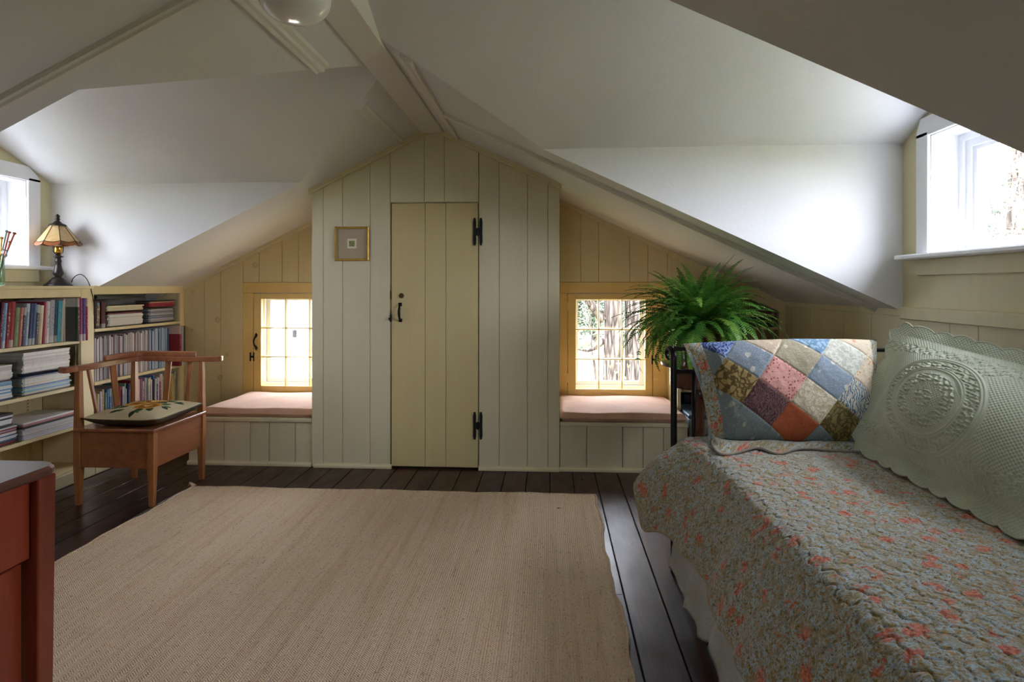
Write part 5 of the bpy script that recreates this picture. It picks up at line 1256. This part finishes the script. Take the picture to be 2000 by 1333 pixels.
# round the flange corners
cu, cv_ = np.clip(1 - du_ / .05, 0, 1), np.clip(1 - dv_ / .05, 0, 1); cr_ = cu * cv_ * .018
Pn = Pn - ev * (cr_ * np.where(V > .5, 1, -1))[..., None] - eu * (cr_ * np.where(U > .5, 1, -1))[..., None]
Pn[..., 2] = np.maximum(Pn[..., 2], .590 + .004 * np.sin(um * 26) + np.clip(Pn[..., 2] - .5, 0, 1) * 0)
SMH = empty('pillow_sham', (1.3, 2.0, .59), 'pale green embossed pillow sham with scalloped edge by the knee wall', 'pillow')
grid_obj('sham_face', Pn, M_sham, SMH)
Pk = P - nrm * (.07 * env + .006)[..., None]; Pk = Pk + (Pn - P - nrm * (h + emb + wr * np.clip(env * 3, 0, 1))[..., None]); Pk[..., 2] = np.maximum(Pk[..., 2], .588)
grid_obj('sham_back', Pk[::-1][::3, ::3], M_sham, SMH)
ed = list(Pn[:, 0]) + list(Pn[-1, :]) + list(Pn[::-1, -1]) + list(Pn[0, ::-1]); q = MB(); q.tube([tuple(p) for p in ed[::3]], .003, 5, closed=True); q.build('piping', M_sham, SMH, smooth=True)

# ------------------------------------------------------------------ plant table and fern
TX, TY, TZ = .815, 3.40, .787
M_tbl = wood('dark_walnut', lin(58, 32, 22), lin(96, 54, 36), .25, 'X', 6, .0003, .4)
TB = empty('plant_table', (TX, TY, 0), 'small round dark wooden table holding the fern', 'table')
q = MB(); q.lathe([(.19, -.022), (.205, -.016), (.208, -.008), (.205, -.001), (.198, 0)], 48, (TX, TY, TZ)); q.build('table_top', M_tbl, TB, smooth=False)
q = MB(); q.lathe([(.155, -.13), (.16, -.125), (.16, -.022)], 40, (TX, TY, TZ)); q.build('apron', M_tbl, TB)
q = MB(); q.lathe([(.03, .05), (.036, .1), (.024, .16), (.02, .3), (.028, .42), (.022, .5), (.034, .6), (.05, .66)], 24, (TX, TY, 0)); q.build('pedestal', M_tbl, TB, smooth=True)
for k in range(3):
    a = R(30 + 120 * k); q = MB(); q.tube([(TX, TY, .12), (TX + .08 * math.cos(a), TY + .08 * math.sin(a), .11), (TX + .17 * math.cos(a), TY + .17 * math.sin(a), .045), (TX + .2 * math.cos(a), TY + .2 * math.sin(a), .014)], [.022, .02, .016, .014], 8); q.build('foot', M_tbl, TB, smooth=True)
M_terra = plain('brown_pot_glaze', lin(92, 58, 40), .4, .15, 10)
def leafmat(name, c1, c2, tr=.3):
    t = NT(name, .5); col_ = t.ramp(t.noise(t.pos, 16, 3), [(.3, c1), (.7, c2)]); t.color(col_)
    out = [n for n in t.n if n.type == 'OUTPUT_MATERIAL'][0]; tl_ = t.n.new('ShaderNodeBsdfTranslucent'); t.l.new(col_, tl_.inputs[0]); mx = t.n.new('ShaderNodeMixShader'); mx.inputs[0].default_value = tr
    t.l.new(t.b.outputs[0], mx.inputs[1]); t.l.new(tl_.outputs[0], mx.inputs[2]); t.l.new(mx.outputs[0], out.inputs[0]); return t.m
M_fern = [leafmat('fern_green', lin(72, 128, 44), lin(106, 160, 60), .38), leafmat('fern_dark_green', lin(50, 100, 36), lin(80, 132, 48), .38), leafmat('fern_light_green', lin(116, 168, 64), lin(158, 196, 92), .38)]
FN = empty('potted_fern', (TX, TY, TZ), 'bushy green fern in a brown pot on the round table', 'plant')
q = MB(); q.lathe([(.075, 0), (.082, .01), (.105, .13), (.112, .134), (.112, .155), (.1, .155), (.096, .13)], 32, (TX, TY, TZ)); q.build('pot', M_terra, FN, smooth=True)
q = MB(); q.lathe([(.1, .135), (.05, .14), (.001, .142)], 20, (TX, TY, TZ), caps=False); q.build('soil', plain('potting_soil', lin(48, 36, 28), .95), FN)
def frond(az, el, Ln, bend, mat, seed):
    rs = random.Random(seed); n = max(16, int(Ln / .0108)); p = Vector((TX + rs.uniform(-.045, .045), TY + rs.uniform(-.045, .045), TZ + .165)); pts = []; e = el; a = az
    for i in range(n + 1):
        pts.append(p.copy()); d = Vector((math.cos(e) * math.cos(a), math.cos(e) * math.sin(a), math.sin(e))); p = p + d * (Ln / n)
        e -= bend / n * (.55 + .9 * i / n); a += rs.uniform(-.01, .01)
        # keep off the ceiling, the bed end and the wall
        lim = roofR(p.x) - .04
        if p.z > lim: p.z = lim; e = min(e, -.3)
        if p.y < 2.74: p.y = 2.74
    m = MB(); m.tube(pts[::3] + [pts[-1]], [.0022 * (1 - .75 * k / len(pts[::3])) for k in range(len(pts[::3]) + 1)], 4)
    for i in range(3, n):
        t_ = i / n; L_ = .037 * (min(1, t_ / .22) ** .7) * (1 - t_ ** 2.6) ** .8 + .004; d = (pts[i + 1 if i < n else n] - pts[i - 1]).normalized(); s = d.cross(Vector((0, 0, 1)))
        if s.length < .05: s = Vector((1, 0, 0))
        s.normalize(); up = s.cross(d).normalized()
        for sd in (-1, 1):
            ax = (s * sd + d * (.10 + .30 * t_) + up * rs.uniform(-.22, .12)).normalized(); w = d * (.0048 + .0010 * (1 - t_)); b = pts[i]; dz = Vector((0, 0, -.16 * L_))
            m.add([b - w * .55, b + w * .75, b + ax * L_ * .55 + w * .85, b + ax * L_ + dz + w * .3, b + ax * L_ * .55 - w * .75], [(0, 1, 2, 4), (4, 2, 3)])
    return m.build('frond', mat, FN)
rs = random.Random(8)
for k in range(285):
    az = rs.uniform(0, 2 * math.pi); u = rs.random()
    el = R(89 - 72 * u ** 1.15); Ln = rs.uniform(.33, .53) * (1 - .12 * (u < .2)); bend = rs.uniform(.9, 2.2) + (.45 if u > .5 else -.25 * (u < .25))
    if math.sin(az) < -.35: Ln *= .86
    frond(az, el, Ln, bend, M_fern[0 if k % 5 < 2 else (1 if k % 5 < 4 else 2)], 100 + k)
for (az, el, Ln, b, mi) in ((R(200), R(28), .52, 1.6, 0), (R(188), R(35), .50, 1.1, 1), (R(-8), R(30), .50, 1.5, 2), (R(10), R(38), .48, 1.1, 0), (R(252), R(20), .42, 2.5, 2), (R(262), R(24), .44, 2.6, 0), (R(240), R(18), .40, 2.6, 0), (R(280), R(30), .36, 2.2, 2), (R(110), R(80), .46, .9, 0), (R(60), R(72), .48, 1.1, 1), (R(230), R(22), .48, 2.1, 1)):
    frond(az, el, Ln, b, M_fern[mi], int(Ln * 1000) + int(az * 10))

# ------------------------------------------------------------------ built-in bookcase behind the fern, storage box
B3 = empty('bookcase', (1.3, 4.75, 0), 'built-in bookcase tucked under the roof slope behind the fern', 'bookcase')
YF = YB - .03; YQ = YB + .255
m = MB(); m.prism([(XBC, 4.33, 0), (XBC, YQ, 0), (XBC, YQ, roof(XBC) - .012), (XBC, YB - .03, roof(XBC) - .012), (XBC, YB - .03, 1.232), (XBC, 4.33, 1.0)], (.022, 0, 0)); m.build('side_panel', M_alcove, B3)
box_obj('stile', M_shelf, B3, (1.70, XKN - .002, YF, YF + .02, 0, roof(1.72) - .03)); box_obj('stile', M_shelf, B3, (XBC + .023, XBC + .06, YF, YF + .02, 0, roof(XBC + .06) - .03))
m = MB(); m.prism([(XBC + .023, YF - .001, roof(XBC + .023) - .006), (XKN - .002, YF - .001, roof(XKN) - .006), (XKN - .002, YF - .001, roof(XKN) - .09), (XBC + .023, YF - .001, roof(XBC + .023) - .09)], (0, .02, 0)); m.build('top_rail', M_shelf, B3, bevel=.002)
m = MB(); m.prism([(XBC + .023, YF - .002, roof(XBC + .023) - .05), (1.42, YF - .002, roof(1.42) - .05), (1.42, YF - .002, 1.06), (XBC + .023, YF - .002, 1.06)], (0, .018, 0)); m.build('face_board', M_alcove, B3)
for z in (.29, .42, .66, .895): box_obj('shelf', M_shelf, B3, (XBC + .023, XKN - .004, YF + .021, YQ - .001, z - .018, z))
rs = random.Random(31); z = .896
DK_ = [(34, 30, 40), (50, 40, 46), (150, 130, 100), (40, 46, 70), (176, 168, 150), (90, 40, 44)]
for i in range(7):
    h = rs.uniform(.014, .026)
    if z + h > roof(1.62) - .10: break
    add_mag((1.53 + rs.uniform(-.01, .01), YF + .13, z), (.30 + rs.uniform(-.03, .02), .2, h * .95), lin(*DK_[i % 6]), 'dark book lying flat in the pile on the high shelf behind the fern', 'books lying flat behind the fern'); z += h
x = 1.0
for i in range(12):
    th = rs.uniform(.014, .03); add_mag((x + th / 2, YF + .12, .661), (th * .92, .17, rs.uniform(.15, .2)), jit(lin(*rs.choice(PAL)), rs, .2), 'book standing on the shelf hidden by the fern', 'books standing behind the fern'); x += th
x = .95
for i, c in enumerate(((40, 34, 44), (60, 58, 66), (120, 24, 30), (36, 34, 40), (50, 44, 40))):
    add_mag((x + .03, YF + .12, .2905), (.045, .17, .1 - .008 * (i % 3)), lin(*c), 'small dark book on the lowest shelf beside the window seat end panel', 'small dark books near the seat end'); x += .052
SB = empty('storage_box', (1.13, 4.2, 0), 'grey storage drawers with a blue lid on the floor beside the window seat', 'storage box')
M_gplast = plain('grey_plastic', lin(176, 180, 176), .45); M_bplast = plain('blue_plastic', lin(72, 92, 116), .45)
box_obj('drawer_case', M_gplast, SB, (.918, 1.35, 4.12, 4.5, 0, .325), .006); box_obj('lid', M_bplast, SB, (.912, 1.355, 4.112, 4.505, .325, .352), .006)
for z0_, z1_ in ((.02, .115), (.125, .215), (.225, .315)): box_obj('drawer', M_gplast, SB, (.925, 1.34, 4.108, 4.1205, z0_, z1_), .004)

# ------------------------------------------------------------------ outdoors
GZ = -2.8
M_bounce_metal = plain('bounce_roof_metal', lin(186, 188, 192), .55, .04, 2)
RFX = empty('roof_bounce_unseen', (2.6, 1.0, .6), kind='structure')  # unseen outer roof, added to bounce sky light up to the dormer ceilings
for (xa, xb, rf) in ((XR_ + .21, 3.3, roofR), (XL - .21, -4.6, roofL)):
    for k in range(18):
        ya = YREAR - .3 + k * .45
        m = MB(); m.prism([(xa, ya, rf(xa) - .02), (xb, ya, rf(xb) - .02), (xb, ya, rf(xb) - .06), (xa, ya, rf(xa) - .06)], (0, .445, 0)); m.prism([(xa, ya, rf(xa)), (xb, ya, rf(xb)), (xb, ya, rf(xb) - .03), (xa, ya, rf(xa) - .03)], (0, .02, 0)); m.build('bounce_sheet', M_bounce_metal, RFX)
t = NT('lawn', .95, .1); n = t.noise(t.pos, .35, 4); c = t.ramp(t.noise(t.pos, 9, 4), [(.3, lin(116, 130, 80)), (.7, lin(142, 150, 104))]); c = t.mix(t.rng(n, .48, .56, 0, .85), c, lin(150, 128, 110)); sy_ = t.sep(t.pos); c = t.mix(t.math('MULTIPLY', t.rng(sy_[0], -4.5, -5.5), t.math('MULTIPLY', t.rng(sy_[1], 9, 11), t.rng(sy_[1], 36, 34))), c, lin(200, 196, 190)); t.color(c)
m = MB(); m.add([(-90, -60, GZ), (90, -60, GZ), (90, 120, GZ), (-90, 120, GZ)], [(0, 1, 2, 3)]); tag(m.build('lawn', t.m), 'green lawn with brown leaf litter and pale gravel outside the windows', 'lawn', kind='stuff')
M_siding = plain('white_siding', lin(222, 222, 222), .7); M_roofg = plain('grey_shingle', lin(84, 84, 90), .8, .2, 12)
GYd = 32.0; gx1 = onY(590, 650, GYd).x; gxe = onY(602, 632, GYd).x; ze = onY(600, 632, GYd).z; gx0 = gx1 - 7.6; gm = (gx0 + gx1) / 2; zp = ze + (gx1 - gm) * .86
GR = empty('garage', (gm, GYd + 3, GZ), 'white garage with a steep gable seen through the alcove window', 'building')
m = MB(); m.prism([(gx0, GYd, GZ), (gx1, GYd, GZ), (gx1, GYd, ze), (gm, GYd, zp), (gx0, GYd, ze)], (0, 7, 0)); m.build('gable_wall', M_siding, GR)
for s in (-1, 1):
    xe = gx1 + .5 if s > 0 else gx0 - .5; z_ = ze - .5 * .86
    m = MB(); m.prism([(gm, GYd - .4, zp + .05), (xe, GYd - .4, z_ + .05), (xe, GYd - .4, z_ + .22), (gm, GYd - .4, zp + .22)], (0, 7.8, 0)); m.build('roof_slope', M_roofg, GR)
box_obj('garage_door', plain('white_garage_door', lin(232, 232, 232), .5), GR, (gm - 2.2, gx1 - 1.1, GYd - .05, GYd, GZ, GZ + 2.2), .02)
box_obj('corner_board', M_siding, GR, (gx1 - .12, gx1 + .04, GYd - .04, GYd + .1, GZ, ze), .01); box_obj('wall_lamp', M_black, GR, (gx1 - .45, gx1 - .25, GYd - .2, GYd, ze - .75, ze - .35), .03); box_obj('eave_trim', M_siding, GR, (gx0, gx1 + .3, GYd - .1, GYd, ze - .15, ze), .01)
M_log = plain('split_logs', lin(150, 116, 84), .9, .2, 6)
for i in range(5):
    for j in range(4):
        q = MB(); xx = gx1 + .35 + i * .26; zz = GZ + .14 + j * .25; q.tube([(xx + .05 * (j % 2), GYd + .2, zz), (xx + .05 * (j % 2), GYd + .7, zz)], .125, 9); tag(q.build('firewood_log', M_log), 'split firewood log in the pile beside the garage wall', 'log', 'firewood pile')
M_bark = NT('grey_bark', .95, .1); tb = M_bark; pv = tb.scale(tb.pos, (1, 1, .14)); f = tb.vor(pv, 14, 'DISTANCE_TO_EDGE'); f2 = tb.noise(pv, 30, 4)
tb.color(tb.ramp(tb.math('ADD', tb.math('MULTIPLY', f, .9), tb.math('MULTIPLY', f2, .55)), [(.25, lin(38, 32, 30)), (.45, lin(88, 78, 72)), (.7, lin(124, 112, 106))])); tb.bump(f, .05); M_bark = tb.m
M_twig = plain('grey_twig', lin(112, 104, 98), .9, .15, 3); M_bud = leafmat('spring_bud_leaf', lin(132, 138, 60), lin(160, 164, 88)); M_ever = leafmat('evergreen_leaf', lin(34, 50, 30), lin(66, 82, 54))
def branchy(m, lm, p, d, L_, r, lev, rs, leaf):
    n = 4; pts = [p]; q = p.copy(); dd = d.copy()
    for i in range(n):
        dd = (dd + Vector((rs.uniform(-.22, .22), rs.uniform(-.22, .22), rs.uniform(-.08, .2)))).normalized(); q = q + dd * (L_ / n); pts.append(q.copy())
    m.tube(pts, [r * (1 - .45 * i / n) for i in range(n + 1)], 5 if lev < 3 else 3, caps=False)
    if lev >= 3 and leaf:
        for i in range(leaf):
            b = pts[rs.randint(1, n)] + Vector((rs.uniform(-.1, .1),) * 3); s = rs.uniform(.03, .06); v = Vector((rs.uniform(-1, 1), rs.uniform(-1, 1), rs.uniform(-1, 1))).normalized(); w = v.orthogonal().normalized()
            lm.add([b - w * s * .4, b + v * s, b + w * s * .4, b - v * s * .4], [(0, 1, 2, 3)])
    if lev < 5:
        for k in range(3 if lev < 3 else 2):
            i = rs.randint(1, n); ax = dd.orthogonal().normalized(); ax.rotate(Matrix.Rotation(rs.uniform(0, 6.28), 3, dd)); nd = (dd * rs.uniform(.4, .9) + ax * rs.uniform(.6, 1.0)).normalized()
            branchy(m, lm, pts[i].copy(), nd, L_ * rs.uniform(.55, .8), r * .5, lev + 1, rs, leaf)
def bare_tree(x, y, h, r, seed, label, leaf=2, lean=(0, 0), grp='bare trees beyond the dormer window'):
    rs = random.Random(seed); root = empty('bare_tree', (x, y, GZ), label, 'tree', grp); m = MB(); lm = MB(); p = Vector((x, y, GZ)); pts = [p]; n = 8
    for i in range(n): p = p + Vector((lean[0] + rs.uniform(-.12, .12), lean[1] + rs.uniform(-.12, .12), h / n)); pts.append(p)
    m.tube(pts, [r * (1 - .7 * i / n) for i in range(n + 1)], 10)
    m.build('trunk', M_bark, root, smooth=True); m = MB()
    for i in range(2, n + 1):
        for k in range(3):
            a = rs.uniform(0, 6.28); branchy(m, lm, pts[i].copy(), Vector((math.cos(a), math.sin(a), rs.uniform(.1, .7))).normalized(), h * .22, r * .32 * (1 - .06 * i), 1, rs, leaf)
    m.build('branches', M_twig, root)
    if lm.v: lm.build('young_leaves', M_bud, root)
    return root
for i, (x, y, h, r, s) in enumerate(((9.5, 13.2, 8.5, .16, 1), (12.5, 15.0, 10, .2, 2), (8.6, 10.4, 7.5, .14, 3), (15, 20.5, 12, .22, 4), (14, 13.5, 11, .2, 6))):
    bare_tree(x, y, h, r, s, ('bare spring tree with %s buds beyond the dormer window' % ('sparse', 'dense', 'low', 'tall', 'pale')[i]), 3)
def evergreen(x, y, h, w, seed, label, dens=9000, z0=GZ, ls=1.0):
    rs = np.random.RandomState(seed); root = empty('evergreen_tree', (x, y, z0), label, 'tree', 'evergreens beyond the garden'); q = MB(); q.tube([(x, y, z0), (x, y, z0 + h * .9)], [w * .06, w * .02], 8); q.build('trunk', M_bark, root)
    m = MB()
    for i in range(dens):
        k = rs.rand() ** .8; zz = z0 + h * (.06 + .94 * k); rad = w * (1 - k) ** .7 * (.35 + .65 * rs.rand() ** .4) * (1 + .2 * math.sin(k * 40)); a = rs.rand() * 6.283
        b = Vector((x + rad * math.cos(a), y + rad * math.sin(a), zz)); s = ls * rs.uniform(.05, .13) * w / 2.2; v = Vector((math.cos(a) + rs.uniform(-.5, .5), math.sin(a) + rs.uniform(-.5, .5), rs.uniform(-.7, .3))).normalized(); wv_ = v.orthogonal().normalized() * s * .35
        m.add([b - wv_, b + v * s, b + wv_, b - v * s * .3], [(0, 1, 2, 3)])
    m.build('foliage', M_ever, root); return root
for i, (x, y, h, w) in enumerate(((22, 30, 10, 4), (27, 27, 12, 4.5), (19, 19, 5.5, 2.6), (24, 22, 9, 4), (30, 34, 14, 5), (20, 25, 7, 3.4))):
    evergreen(x, y, h, w, 40 + i, '%s evergreen behind the bare trees' % ('broad', 'tall', 'small', 'dense', 'tallest', 'rounded')[i])
for i, (x, y, h, w) in enumerate(((1.0, 40, 7, 5), (3.2, 44, 8.5, 4.5), (5.2, 47, 9, 5), (-.6, 46, 9, 4))):
    evergreen(x, y, h, w, 60 + i, '%s evergreen shrub across the lawn behind the big trunk' % ('wide', 'tall', 'farther', 'pale')[i], 9000)
TW = empty('twin_trunk_tree', (1.27, 11, GZ), 'large rough barked tree with twin trunks outside the window', 'tree')
for (p0, p1, r) in ((1177, 1214, .0), (1218, 1254, .0)):
    xa, xb = onY(p0, 660, 11).x, onY(p1, 660, 11).x; xm_ = (xa + xb) / 2; rr_ = (xb - xa) / 2
    q = MB(); n = 40; pts = [(xm_ + .03 * math.sin(z * 1.1 + xm_), 11, z) for z in np.linspace(GZ, 6.5, n)]; q.tube(pts, [rr_ * (1.25 - .25 * min(1, i / 14) + .02 * math.sin(i * 1.7)) for i in range(n)], 20); q.build('trunk', M_bark, TW, smooth=True)
q = MB(); b0 = onY(1180, 625, 11); q.tube([b0, onY(1162, 605, 11.0), onY(1150, 588, 10.9), onY(1138, 560, 10.8)], [.1, .085, .075, .06], 10); q.build('limb', M_bark, TW, smooth=True)
q = MB(); q.tube([onY(1181, 664, 11), onY(1164, 680, 11), onY(1148, 686, 11.2), onY(1126, 682, 11.3)], [.05, .035, .025, .015], 8); q.build('limb', M_bark, TW, smooth=True)
bare_tree(onY(1160, 650, 24).x, 24, 4.2, .06, 77, 'thin dark sapling on the lawn left of the twin trunks', 0, (0, 0), 'saplings on the lawn')
SHB = empty('budding_shrub', (.8, 8.2, GZ), 'thin shrub branches with yellow green buds below the window', 'shrub')
rs = random.Random(5); m = MB(); lm = MB()
for k in range(12):
    x = onY(1125 + k * 12, 700, 8.2).x; p = Vector((x, 8.2 + rs.uniform(-.3, .3), GZ)); pts = [p]
    topz = onY(1200, 735 - rs.uniform(-10, 45), 8.2).z; n = 8
    for i in range(n): p = Vector((p.x + rs.uniform(-.07, .07), p.y, GZ + (topz - GZ) * (i + 1) / n)); pts.append(p)
    m.tube(pts, [.014 * (1 - .75 * i / n) for i in range(n + 1)], 5)
    for b in pts[-4:]:
        for j in range(3):
            v = Vector((rs.uniform(-1, 1), rs.uniform(-.4, .4), rs.uniform(0, 1.2))).normalized(); s = rs.uniform(.03, .055); w = v.orthogonal().normalized() * s * .3; lm.add([b - w, b + v * s, b + w, b - v * s * .2], [(0, 1, 2, 3)])
m.build('stems', M_twig, SHB); lm.build('buds', M_bud, SHB)
for i, (x, y, h, w) in enumerate(((-9.5, .8, 9, 3.0), (-8.8, 4.6, 10, 2.6), (-10.5, 8.2, 9.5, 3.2), (-13, 3.0, 12, 3.6))):  # evergreens added to block sky light at the left dormer
    evergreen(x, y, h, w, 80 + i, '%s evergreen added to shade the dormer window above the bookcase' % ('broad', 'slim', 'bushy', 'tallest')[i], 8000, GZ, 2.4)
bare_tree(-12, 12.5, 9, .18, 91, 'bare tree outside the dormer window above the bookcase', 2, (0, 0), 'trees on the bookcase side')
